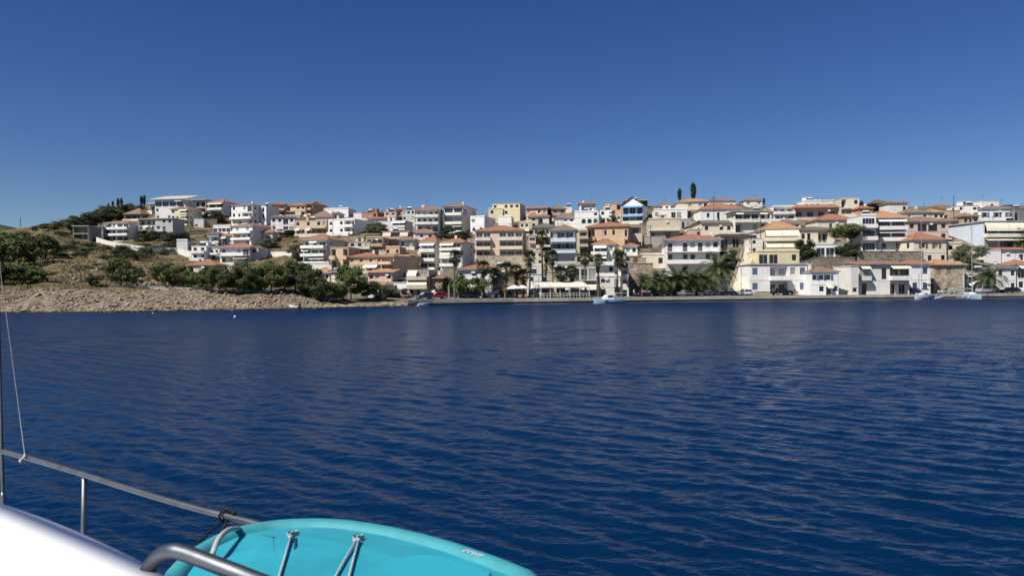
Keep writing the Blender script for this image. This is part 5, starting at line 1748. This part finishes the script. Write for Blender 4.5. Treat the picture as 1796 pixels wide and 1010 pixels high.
parasol(916, 3.6, 1.4, 2.6, 'second white parasol left of the canopy')
parasol(1557, 5.5, 1.3, 2.5, 'cream parasol before the off-white awning house', 'canvas_cream')
def tent(x, s, wd, dp, z0, z1, label, m, n=1):
    D = shore(x) + s
    root = thing('awning_tent', label, 'awning', (ray(x, 505).x * D, D, road_z(x, min(s, 8))))
    for sx in (-1, 1):
        for y in (0, dp):
            a = MB(); a.tube([(sx * wd / 2, y, 0), (sx * wd / 2, y, z0)], .04, 6); a.obj('post', 'metal_white', root)
    c = MB()
    prof = [(-1 + .2 * k, z0 + (z1 - z0) * math.sin(math.pi * k / 10)) for k in range(11)]
    c.loft([[(u * wd / 2, 0, z), (u * wd / 2, dp, z), (u * wd / 2, dp, z - .05), (u * wd / 2, 0, z - .05)] for u, z in prof])
    c.obj('canvas_panel', m, root)
tent(795, 8, 2.0, 2.2, 2.6, 3.7, 'pink awning tent beside the tall left palm', 'canvas_pink')
tent(1708, 9, 3.6, 3, 3.0, 4.3, 'upper curved white awning left of the right date palm', 'canvas_white')
tent(1718, 7.5, 3.2, 2.5, 2.1, 3.0, 'lower curved white awning above the silver van', 'canvas_white')

# people on the quay
def person(x, s, label, top, legs, facing=0, hgt=1.72):
    D = shore(x) + s
    root = thing('person', label, 'person', (ray(x, 505).x * D, D, road_z(x, s)), facing)
    k = hgt / 1.75
    bm = bmesh.new()
    me = bpy.data.meshes.new('body')
    pts = {'pel': (0, 0, .92), 'che': (0, .01, 1.25), 'nec': (0, .01, 1.47), 'hea': (0, -.015, 1.60), 'top': (0, -.01, 1.74),
           'shl': (-.18, .01, 1.41), 'ell': (-.25, .03, 1.13), 'wrl': (-.24, -.06, .90), 'hal': (-.24, -.09, .81),
           'shr': (.18, .01, 1.41), 'elr': (.25, .03, 1.13), 'wrr': (.24, -.06, .90), 'har': (.24, -.09, .81),
           'hil': (-.10, 0, .88), 'knl': (-.11, -.03, .50), 'anl': (-.11, .03, .09), 'tol': (-.12, -.14, .03),
           'hir': (.10, 0, .88), 'knr': (.11, -.05, .50), 'anr': (.12, -.02, .09), 'tor': (.13, -.19, .03)}
    rad = {'pel': .15, 'che': .16, 'nec': .055, 'hea': .10, 'top': .06, 'shl': .07, 'shr': .07, 'ell': .045, 'elr': .045, 'wrl': .032, 'wrr': .032, 'hal': .04, 'har': .04,
           'hil': .095, 'hir': .095, 'knl': .062, 'knr': .062, 'anl': .042, 'anr': .042, 'tol': .035, 'tor': .035}
    ed = [('pel', 'che'), ('che', 'nec'), ('nec', 'hea'), ('hea', 'top'), ('che', 'shl'), ('shl', 'ell'), ('ell', 'wrl'), ('wrl', 'hal'), ('che', 'shr'), ('shr', 'elr'), ('elr', 'wrr'), ('wrr', 'har'),
          ('pel', 'hil'), ('hil', 'knl'), ('knl', 'anl'), ('anl', 'tol'), ('pel', 'hir'), ('hir', 'knr'), ('knr', 'anr'), ('anr', 'tor')]
    names = list(pts)
    me.from_pydata([tuple(c * k for c in pts[n]) for n in names], [(names.index(a), names.index(b)) for a, b in ed], [])
    o = link('body', me, root)
    sk = o.modifiers.new('skin', 'SKIN')
    for n, v in zip(names, me.skin_vertices[0].data):
        v.radius = (rad[n] * k,) * 2
        v.use_root = n == 'pel'
    o.modifiers.new('sub', 'SUBSURF').levels = 1
    m, t, b = new_mat('clothing_' + label[:12])
    N, L_ = t.nodes, t.links
    tc = N.new('ShaderNodeTexCoord'); sp = N.new('ShaderNodeSeparateXYZ'); L_.new(tc.outputs['Object'], sp.inputs[0])
    cr = N.new('ShaderNodeValToRGB'); cr.color_ramp.interpolation = 'CONSTANT'
    mr = N.new('ShaderNodeMapRange'); mr.inputs['From Max'].default_value = 1.8 * k; L_.new(sp.outputs[2], mr.inputs['Value']); L_.new(mr.outputs[0], cr.inputs[0])
    el = cr.color_ramp.elements
    el[0].position = 0; el[0].color = (.05, .04, .035, 1)
    el[1].position = .05; el[1].color = legs + (1,)
    for p_, c_ in ((.52, top + (1,)), (.825, (.42, .25, .17, 1)), (.93, (.05, .035, .025, 1))):
        e = el.new(p_); e.color = c_
    L_.new(cr.outputs[0], b.inputs['Base Color']); b.inputs['Roughness'].default_value = .85
    me.materials.append(m)
person(1394, 3.5, 'person in dark clothes standing before the long white seafront house', (.04, .04, .05), (.05, .06, .09), .4)
person(1580, 3.2, 'person in black standing left of the left sailboat', (.03, .03, .035), (.04, .04, .05), 2.2)
person(1112, 3.0, 'person in white top standing right of the motorboat', (.65, .63, .6), (.10, .12, .2), .9)
person(1126, 2.6, 'person in red top near the leftmost date palm', (.35, .06, .05), (.06, .06, .08), -1.2)
person(968, 2.4, 'person in pink top standing behind the canopy railing', (.50, .22, .25), (.08, .08, .10), .2)

# boats
def hull_mesh(L, B, H, m, parent, sheer=.25, transom=.75, draft=.35, name='hull'):
    mb = MB()
    st = []
    n = 14
    for k in range(n + 1):
        t = k / n                                   # 0 stern .. 1 bow
        wv = B / 2 * (transom + (1 - transom) * min(1, t / .4)) if t < .4 else B / 2 * math.cos((t - .4) / .6 * math.pi / 2) ** .75
        wv = max(wv, .015)
        z = H * (1 + sheer * t ** 2)
        x = -L / 2 + L * t
        rake = .12 * L * max(0, t - .8)
        st.append([(x + rake * 1, -wv, z), (x + rake * .5, -wv * .96, z * .5), (x, -wv * .7, -draft * .5), (x, 0, -draft),
                   (x, wv * .7, -draft * .5), (x + rake * .5, wv * .96, z * .5), (x + rake, wv, z)])
    mb.loft(st, caps=True, closed=True)
    return mb.obj(name, m, parent, smooth=False)
def sailboat(x, y, L, B, H, mast, label, heading, hullm):
    D = CAM.z / -ray(x, y).z
    p = P(x, y, D); p.z = 0
    root = thing('sailing_yacht', label, 'sailboat', p, heading, 'sailboats at the quay')
    hull_mesh(L, B, H, hullm, root)
    st = MB(); st.loft([[(-L * .5 + .02, -B * .37, H * .93), (-L * .5 + .02, B * .37, H * .93), (L * .42, .25, H * 1.12), (L * .42, -.25, H * 1.12)],
                        [(-L * .5 + .02, -B * .37, H * .97), (-L * .5 + .02, B * .37, H * .97), (L * .42, .25, H * 1.16), (L * .42, -.25, H * 1.16)]])
    st.obj('deck', 'hull_white', root)
    cb = MB(); cb.loft([[(x_, -w_, z0), (x_, w_, z0), (x_, w_ * .8, z1), (x_, -w_ * .8, z1)] for x_, w_, z0, z1 in
                        ((-L * .15, B * .3, H * .97, H + .55), (L * .1, B * .28, H, H + .5), (L * .25, B * .14, H * 1.05, H + .2))])
    c = cb.obj('cabin', 'hull_white', root)
    for sg in (-1, 1):
        w_ = MB(); w_.quad((-L * .12, sg * B * .285, H + .2), (L * .08, sg * B * .265, H + .2), (L * .08, sg * B * .25, H + .36), (-L * .12, sg * B * .262, H + .36))
        w_.obj('cabin_window', 'glass_dark', c)
    m_ = MB(); m_.tube([(L * .08, 0, H * .9), (L * .08, 0, H + mast)], [.085, .055], 8); mo = m_.obj('mast', 'mast_grey', root)
    sp = MB(); sp.tube([(L * .08, -.8, H + mast * .55), (L * .08, .8, H + mast * .55)], .025, 5); sp.obj('spreader', 'mast_grey', mo)
    b_ = MB(); b_.tube([(L * .06, 0, H + 1.2), (-L * .38, 0, H + 1.15)], .06, 6); bo = b_.obj('boom', 'metal_white', root)
    s_ = MB(); s_.tube([(L * .05, 0, H + 1.38), (-L * .1, 0, H + 1.42), (-L * .36, 0, H + 1.28)], [.16, .18, .10], 8); s_.obj('furled_sail', 'shutter_blue', bo)
    r_ = MB()
    for q in ((L * .52, 0), (-L * .49, 0), (L * .06, B * .45), (L * .06, -B * .45)):
        r_.tube([(q[0], q[1], H * 1.02), (L * .08, 0, H + mast * .97)], .012, 4)
    r_.obj('rigging', 'steel', root)
    pl = MB()
    for sg in (-1, 1):
        for k in range(6):
            xx = -L * .45 + L * .17 * k
            yy = sg * (B / 2 - .08) * (1 if k < 4 else .62 if k == 4 else .3)
            pl.tube([(xx, yy, H * .95), (xx, yy, H + .62)], .014, 4)
    pl.obj('guard_rail', 'steel', root)
    fd = MB()
    for k in range(2):
        fd.tube([(-L * .1 + k * 1.6, -B / 2 - .1, .25), (-L * .1 + k * 1.6, -B / 2 - .1, .8)], .1, 8)
    fd.obj('fender', 'hull_white', root)
    return root
sailboat(1619, 525.3, 6.6, 2.3, .95, 17.0 / 1.0, 'sailboat with pale hull moored left of the two on the quay', math.radians(212), 'hull_white')
sailboat(1702, 524.3, 6.2, 2.6, 1.0, 17.6, 'blue-grey hulled sailboat moored bow-out on the right', math.radians(-80), 'hull_grey')
def motorboat():
    x, y = 1070, 532.0
    D = CAM.z / -ray(x, y).z
    p = P(x, y, D - .6); p.z = 0
    root = thing('motorboat', 'pale blue motorboat with white cabin moored at the quay', 'boat', p, quay_dir(1070) + math.pi)
    hull_mesh(7.0, 2.3, .72, 'hull_blue', root, .5)
    s = MB()
    for sg in (-1, 1):
        s.box(-3.4, 2.6, sg * 1.0 - .05, sg * 1.0 + .05, .72, .84)
    s.obj('gunwale', 'hull_white', root)
    c = MB(); c.loft([[(xx, -w_, .6), (xx, w_, .6), (xx, w_ * .85, z), (xx, -w_ * .85, z)] for xx, w_, z in ((-.5, .85, 1.75), (.9, .8, 1.7), (1.5, .65, 1.1))])
    co = c.obj('cabin', 'hull_white', root)
    for sg in (-1, 1):
        w_ = MB(); w_.quad((-.35, sg * .80, 1.2), (.75, sg * .77, 1.2), (.75, sg * .72, 1.58), (-.35, sg * .75, 1.58)); w_.obj('cabin_window', 'glass_dark', co)
    t = MB()
    for xx in (-3.0, -.7):
        for sg in (-1, 1):
            t.tube([(xx, sg * .9, .75), (xx, sg * .9, 2.05)], .025, 5)
    to = t.obj('awning_frame', 'steel', root)
    a = MB(); a.box(-3.2, -.5, -1.0, 1.0, 2.05, 2.1); a.obj('sun_awning', 'canvas_white', root)
motorboat()
def dinghy(x, y, L, label, m, heading):
    D = CAM.z / -ray(x, y).z
    p = P(x, y, D); p.z = 0
    root = thing('rowing_boat', label, 'boat', p, heading)
    hull_mesh(L, 1.35, .5, m, root, .35, .8, .15)
    s = MB()
    for xx in (-L * .2, L * .12):
        s.box(xx - .12, xx + .12, -.5, .5, .505, .54)
    s.obj('thwart', 'frame_brown', root)
    mo = MB(); mo.box(-L / 2 - .25, -L / 2, -.14, .14, .3, .95); mo.obj('outboard_motor', 'metal_dark', root)
dinghy(452, 542.0, 2.3, 'small dark red boat pulled in at the shore bank', 'car_red', .2)
dinghy(516, 541.2, 1.9, 'small white boat at the foot of the sandy bank', 'hull_white', 2.9)
dinghy(742, 537.0, 2.0, 'small white rowing boat at the left quay corner', 'hull_white', .4)
dinghy(1646, 524.6, 2.4, 'small white tender behind the left sailboat', 'hull_white', .1)
def buoy(x, y, r, label):
    D = CAM.z / -ray(x, y).z
    root = thing('mooring_buoy', label, 'buoy', (P(x, y, D).x, D, 0))
    a = MB(); n = 10
    a.loft([[(r * math.sin(t) * math.cos(2 * math.pi * k / n), r * math.sin(t) * math.sin(2 * math.pi * k / n), r * .25 - r * math.cos(t)) for k in range(n)] for t in (.05, .6, 1.1, 1.57, 2.0, 2.5, 3.09)])
    a.obj('float', 'hull_white', root, smooth=True)
    b = MB(); b.tube([(0, 0, r), (0, 0, r * 1.7)], r * .15, 6); b.obj('ring', 'steel', root)
buoy(412, 556, .15, 'small white mooring buoy floating off the left bank')
buoy(268, 549.5, .1, 'tiny white buoy close to the left bank')
wall_line([(205, 504), (260, 505), (330, 508), (400, 511), (470, 513), (540, 515)], .22, wallmat('offwhite'), 'low pale kerb along the path under the pines', thick=.35, below=.6)

# ------------------------------------------------------------------ the yacht under the camera
def PZ(x, y, z):
    r = ray(x, y)
    return CAM + r * ((z - CAM.z) / r.z)
def smooth_curve(pts, n=8):
    pts = [Vector(p) for p in pts]
    out = []
    for i in range(len(pts) - 1):
        p0, p1, p2, p3 = pts[max(i - 1, 0)], pts[i], pts[i + 1], pts[min(i + 2, len(pts) - 1)]
        for k in range(n):
            t = k / n
            out.append(.5 * ((2 * p1) + (p2 - p0) * t + (2 * p0 - 5 * p1 + 4 * p2 - p3) * t * t + (3 * p1 - p0 - 3 * p2 + p3) * t ** 3))
    out.append(pts[-1])
    return out
MATS['rope_black'] = mat('rope_black', (.012, .013, .016), .8, .1, 60)
MATS['gelcoat'] = mat('gelcoat', (.86, .865, .87), .55, .03, 1.5, spec=.5)
MATS['steel_tube'] = mat('steel_tube', (.20, .21, .23), .5, .18, 9, .0006, 40, metal=1.0)
MATS['board_deck'] = mat('board_deck', (.03, .34, .435), .48, .11, 9, spec=.4)
MATS['board_rim'] = mat('board_rim', (.05, .305, .35), .6, .13, 14, spec=.35)
MATS['board_pad'] = mat('board_pad', (.03, .35, .445), .42, .05, 3.0, .0004, 180, spec=.35)
MATS['rope_white'] = mat('rope_white', (.50, .48, .43), .8, .15, 60, .001, 300)
MATS['rope_black'] = mat('rope_black', (.012, .013, .016), .8, .1, 60)
def rope_striped():
    m, t, b = new_mat('rope_striped')
    N, L = t.nodes, t.links
    tc = N.new('ShaderNodeTexCoord')
    wv = N.new('ShaderNodeTexWave'); wv.inputs['Scale'].default_value = 75; wv.bands_direction = 'DIAGONAL'
    L.new(tc.outputs['Object'], wv.inputs['Vector'])
    cr = N.new('ShaderNodeValToRGB'); cr.color_ramp.elements[0].position = .3; cr.color_ramp.elements[0].color = (.03, .10, .14, 1)
    cr.color_ramp.elements[1].position = .45; cr.color_ramp.elements[1].color = (.6, .66, .66, 1)
    L.new(wv.outputs['Fac'], cr.inputs[0]); L.new(cr.outputs[0], b.inputs['Base Color'])
    b.inputs['Roughness'].default_value = .8
    MATS['rope_striped'] = m
rope_striped()
def yacht():
    deck = 1.72
    root = thing('sailing_yacht', 'white yacht carrying the camera, its coachroof and steel rail in front', 'yacht', (-1.5, 1.5, 0))
    off = Vector((1.5, -1.5, 0))
    h_ = MB()
    outline = [(-5.2, 5.95), (-3.0, 4.45), (-1.12, 3.14), (0, 2.38), (1.4, 1.42), (2.6, .2), (2.7, -1.8), (1.0, -4.5), (-3.5, -5.0), (-7.0, -.5), (-7.2, 3.5)]
    c_ = Vector((-2.0, .6, 0))
    rings = []
    for z, k in ((-.5, .80), (.2, .93), (1.2, .985), (deck - .08, .99), (deck, .965)):
        rings.append([Vector(((x - c_.x) * k + c_.x, (y - c_.y) * k + c_.y, z)) + off for x, y in outline])
    h_.loft(rings)
    h_.obj('hull', 'gelcoat', root)
    # coachroof: flat top, then a shoulder turning down towards the rail
    kz = .65
    zr = 3.3 - .8 * kz
    edge = smooth_curve([PZ(x, y, zr) for x, y in ((-420, 768), (-260, 806), (-120, 845), (0, 880), (69, 903), (137, 930), (198, 958), (240, 979), (291, 1009), (340, 1042), (420, 1105))], 3)
    prof = [(-1.1, .004), (-.6, .008), (-.30, .010), (-.15, .009), (-.10, .008), (-.06, .006), (-.03, .003), (-.01, 0), (.0, -.003), (.010, -.010), (.018, -.025), (.024, -.08), (.03, -.5), (.03, deck - zr)]
    rings = []
    od = Vector((.6, .8, 0))
    for p_ in edge:
        rings.append([p_ + od * (a + .0) + Vector((0, 0, b)) + off for a, b in prof])
    c = MB(); c.loft(rings, caps=False, closed=False)
    c.obj('coachroof', 'gelcoat', root, smooth=True)
    # tube added overhead, out of frame, to cast the coachroof edge's soft shadow
    qa, qb = PZ(0, 885, zr), PZ(165, 953, zr)
    b0 = qa + (qb - qa) * -3.2 + SUN * 6.5
    b1 = qa + (qb - qa) * 3.0 + SUN * 4.5
    bm_ = MB(); bm_.tube([b0 + (b1 - b0) * t for t in (0, .03, .3, .6, .9, 1.0)], [.008, .0185, .0190, .0205, .021, .008], 12)
    bo_ = bm_.obj('shadow_tube', 'canvas_white', root, smooth=True); bo_.location = off
    # guard rail, stanchion, shroud
    zrail = 2.33
    pts = [PZ(x, y, zrail) for x, y in ((4, 791), (60, 806), (148, 832), (250, 864), (340, 890), (450, 918))]
    last = pts[-1] + (pts[-1] - pts[-2]).normalized() * 2.6
    g = MB(); g.tube(smooth_curve(pts + [last], 5), .0155, 12)
    g = g.obj('guard_rail', 'steel_tube', root, smooth=True); g.location = off
    for (x, y, dx) in ((148, 834, -.012),):
        p = PZ(x, y, zrail - .012)
        s = MB(); s.tube([p, Vector((p.x + dx, p.y, deck - .02))], .0135, 12); s = s.obj('stanchion', 'steel_tube', root, smooth=True); s.location = off
        f = MB(); f.tube([Vector((p.x + dx, p.y, deck)), Vector((p.x + dx, p.y, deck + .03))], .04, 12); f = f.obj('stanchion_foot', 'steel_tube', root); f.location = off
    p = PZ(4, 791, zrail)
    q = P(6, 900, p.y); t_ = P(-9, 330, p.y)
    dirv = (t_ - q).normalized()
    bot = q + dirv * ((deck - q.z) / dirv.z)
    s = MB(); s.tube([q + dirv * .12, q + dirv * 8], .0095, 8); s = s.obj('shroud', 'steel_tube', root, smooth=True); s.location = off
    s = MB(); s.tube([bot, q + dirv * .1, q + dirv * .13], [.016, .016, .010], 10); s = s.obj('turnbuckle', 'steel_tube', root, smooth=True); s.location = off
    gp = [(250, 1030, 1.40), (258, 1003, 1.385), (268, 986, 1.375), (283, 972, 1.365), (303, 966, 1.35), (326, 970, 1.34), (380, 990, 1.31), (440, 1013, 1.28), (560, 1060, 1.2)]
    s = MB(); s.tube(smooth_curve([P(*a) for a in gp], 8), .0145, 16); s = s.obj('grab_rail', 'steel_tube', root, smooth=True); s.location = off
    return root
yacht()
def board():
    zb = 2.70
    px_out = [(290, 1000), (306, 983), (330, 965), (356, 950), (385, 937), (412, 928), (440, 922), (470, 917), (500, 914), (530, 912.4), (560, 912), (590, 913), (620, 915), (660, 921), (700, 928), (750, 939.5), (800, 953), (840, 966), (880, 980), (915, 993.5), (945, 1006)]
    pts = [PZ(x, y, zb) for x, y in px_out]
    left0, right1 = pts[0], pts[-1]
    tail = Vector((right1 - left0)); mid = (left0 + right1) / 2
    axis = Vector((-.15, 1, 0)).normalized()
    ext_l = [left0 - axis * d + Vector((.02 * d, 0, 0)) for d in (2.3, 1.6, 1.0, .6, .3, .12)]
    ext_r = [right1 - axis * d + Vector((a, 0, 0)) for d, a in ((.12, .015), (.3, .03), (.6, .02), (1.0, -.02), (1.6, -.08), (2.3, -.16))]
    out = ext_l + pts + ext_r
    n = len(out)
    cen = mid - axis * .8
    nrm = []
    for i in range(n):
        t = out[(i + 1) % n] - out[i - 1]
        v = Vector((t.y, -t.x, 0)).normalized()
        if v.dot(cen - out[i]) < 0: v = -v
        nrm.append(v)
    ring = lambda d, z: [out[i] + nrm[i] * d + Vector((0, 0, z)) for i in range(n)]
    base = Vector((mid.x, mid.y - .6, zb - .13))
    root = thing('paddle_board', 'turquoise inflatable board with white cords lashed on the yacht deck', 'paddle board', base)
    rim = MB(); rim.loft([ring(.03, -.13), ring(.005, -.11), ring(-.012, -.06), ring(-.006, -.02), ring(.004, .0), ring(.02, .012), ring(.036, .013), ring(.046, .008), ring(.052, -.001)], caps=False)
    o = rim.obj('rim', 'board_rim', root, smooth=True); o.location = -base
    dk = MB(); dk.loft([ring(.0515, -.001), ring(.07, .001), ring(.11, .010), ring(.18, .018)], caps=False)
    rr = ring(.18, .018)
    ctr = [Vector((cen.x, cen.y, zb + .022))]
    dk.add(rr + ctr, [(i, (i + 1) % n, n) for i in range(n)])
    o = dk.obj('deck', 'board_deck', root, smooth=True); o.location = -base
    bt = MB(); bt.add(ring(.03, -.13), [tuple(range(n))]); o = bt.obj('bottom', 'board_rim', root); o.location = -base
    # raised foot pad
    zp = zb + .024
    pp = [PZ(x, y, zp) for x, y in ((688, 1012), (694, 995), (708, 982), (732, 976), (770, 979), (815, 990), (862, 1007))]
    pp = smooth_curve(pp, 4)
    pp2 = pp + [pp[-1] + Vector((-.02, -.6, 0)), pp[0] + Vector((.03, -.6, 0))]
    m_ = len(pp2); cc = sum(pp2, Vector()) / m_
    pad = MB(); pad.loft([[q + Vector((0, 0, -.02)) for q in pp2], [q + Vector((0, 0, .001)) for q in pp2], [q.lerp(cc, .03) + Vector((0, 0, .006)) for q in pp2]])
    o = pad.obj('foot_pad', 'board_pad', root); o.location = -base
    # carrying handle
    hp = [PZ(x, y, z) for x, y, z in ((418, 926.5, zb + .012), (404, 928, zb + .03), (392, 935, zb + .04), (382, 948, zb + .042), (376, 962, zb + .036), (372, 976, zb + .02), (370, 984, zb + .0))]
    hd = MB(); hd.tube(smooth_curve(hp, 6), .0062, 10); o = hd.obj('handle', 'rope_white', root, smooth=True); o.location = -base
    # lashing eyes
    for (x, y) in ((512, 937), (627, 944)):
        p = PZ(x, y, zb + .018)
        a = MB(); d = Vector((.6, .8, 0)); s = Vector((.8, -.6, 0))
        a.loft([[p + d * u + s * v + Vector((0, 0, z)) for u, v in ((-.010, -.006), (-.010, .006), (.018, .003), (.018, -.003))] for z in (-.01, .006)])
        o = a.obj('lashing_eye', 'rope_white', root); o.location = -base
        b = MB(); b.tube([p + Vector((math.cos(t) * .006, -.006 - .009 * math.sin(t), .008)) for t in np.linspace(-.6, 3.8, 12)], .0018, 6)
        o = b.obj('ring', 'steel_tube', root); o.location = -base
    # printed word on the rim
    fc = bpy.data.curves.new('lettering', 'FONT')
    fc.body = 'SIMUIZ'
    fc.size = .019
    fc.align_x = 'CENTER'
    fc.extrude = .0004
    tmp = bpy.data.objects.new('lettering', fc)
    col.objects.link(tmp)
    bpy.context.view_layer.update()
    me = bpy.data.meshes.new_from_object(tmp.evaluated_get(bpy.context.evaluated_depsgraph_get()))
    bpy.data.objects.remove(tmp)
    me.materials.append(MATS['hull_white'])
    pc = PZ(834, 967.5, zb + .0128)
    dv = (PZ(860, 976, zb) - PZ(805, 958, zb)).normalized()
    t = link('lettering', me, root)
    t.location = pc - base
    t.rotation_euler = (0, 0, math.atan2(dv.y, dv.x) + math.pi)
    # cords
    def cord(label, pts_, r, m, name='cord', cat='cord'):
        P0 = Vector(pts_[0])
        rt = thing(name, label, cat, P0)
        c = MB(); c.tube([Vector(q) - P0 for q in pts_], r, 8)
        c.obj('strand', m, rt, smooth=True)
        r = r if isinstance(r, float) else .006
        k = MB(); kn = 7
        k.loft([[Vector((.9 * r * 1.9 * math.sin(t) * math.cos(2 * math.pi * j / kn), r * 1.9 * math.sin(t) * math.sin(2 * math.pi * j / kn), -r * 1.9 * math.cos(t))) for j in range(kn)] for t in (.1, .7, 1.3, 1.9, 2.5, 3.0)])
        k.obj('knot', m, rt, smooth=True)
    z1 = zb + .024
    cord('striped white cord from the left lashing eye of the turquoise board', [PZ(510, 941, z1), PZ(500, 975, z1), PZ(488, 1015, z1), PZ(476, 1060, z1)], .0027, 'rope_striped')
    cord('left striped cord of the pair from the right lashing eye', [PZ(626, 946, z1), PZ(605, 980, z1), PZ(586, 1015, z1), PZ(560, 1060, z1)], .0027, 'rope_striped')
    cord('right striped cord of the pair from the right lashing eye', [PZ(629, 947, z1), PZ(620, 980, z1), PZ(611, 1015, z1), PZ(600, 1060, z1)], .0027, 'rope_striped')
    cord('short dark loop of cord hanging at the left lashing eye', [PZ(516, 940, z1), PZ(517, 955, z1), PZ(516.5, 968, z1 - .01)], .0016, 'rope_black')
    rl = PZ(395, 905, 2.33)
    lp = [rl + Vector((.022 * math.cos(t), .010 * math.cos(t), .026 * math.sin(t))) for t in np.linspace(0, 6.28, 14)]
    cord('black lashing tied round the steel rail beside the turquoise board', [rl + Vector((.05, -.03, .022)), rl + Vector((.02, -.01, .03))] + lp + [rl + Vector((0, 0, -.03)), PZ(386, 940, 2.40)], .0055, 'rope_black')
    cord('thin black line running from the rail lashing down to the board', [rl + Vector((-.01, 0, -.02)), PZ(368, 932, 2.38), PZ(340, 958, 2.44)], .004, 'rope_black')
    kn_ = PZ(44, 800, 2.345)
    up = P(0, 470, kn_.y + .1)
    dd = (up - kn_)
    cord('thin white line rising from a knot on the steel rail', [kn_ + Vector((-.012, -.02, -.02)), kn_, kn_ + dd * .02, kn_ + dd * .3, kn_ + dd, kn_ + dd * 3.2], [.007, .009, .0024, .0014, .0014, .0014], 'rope_white')
board()
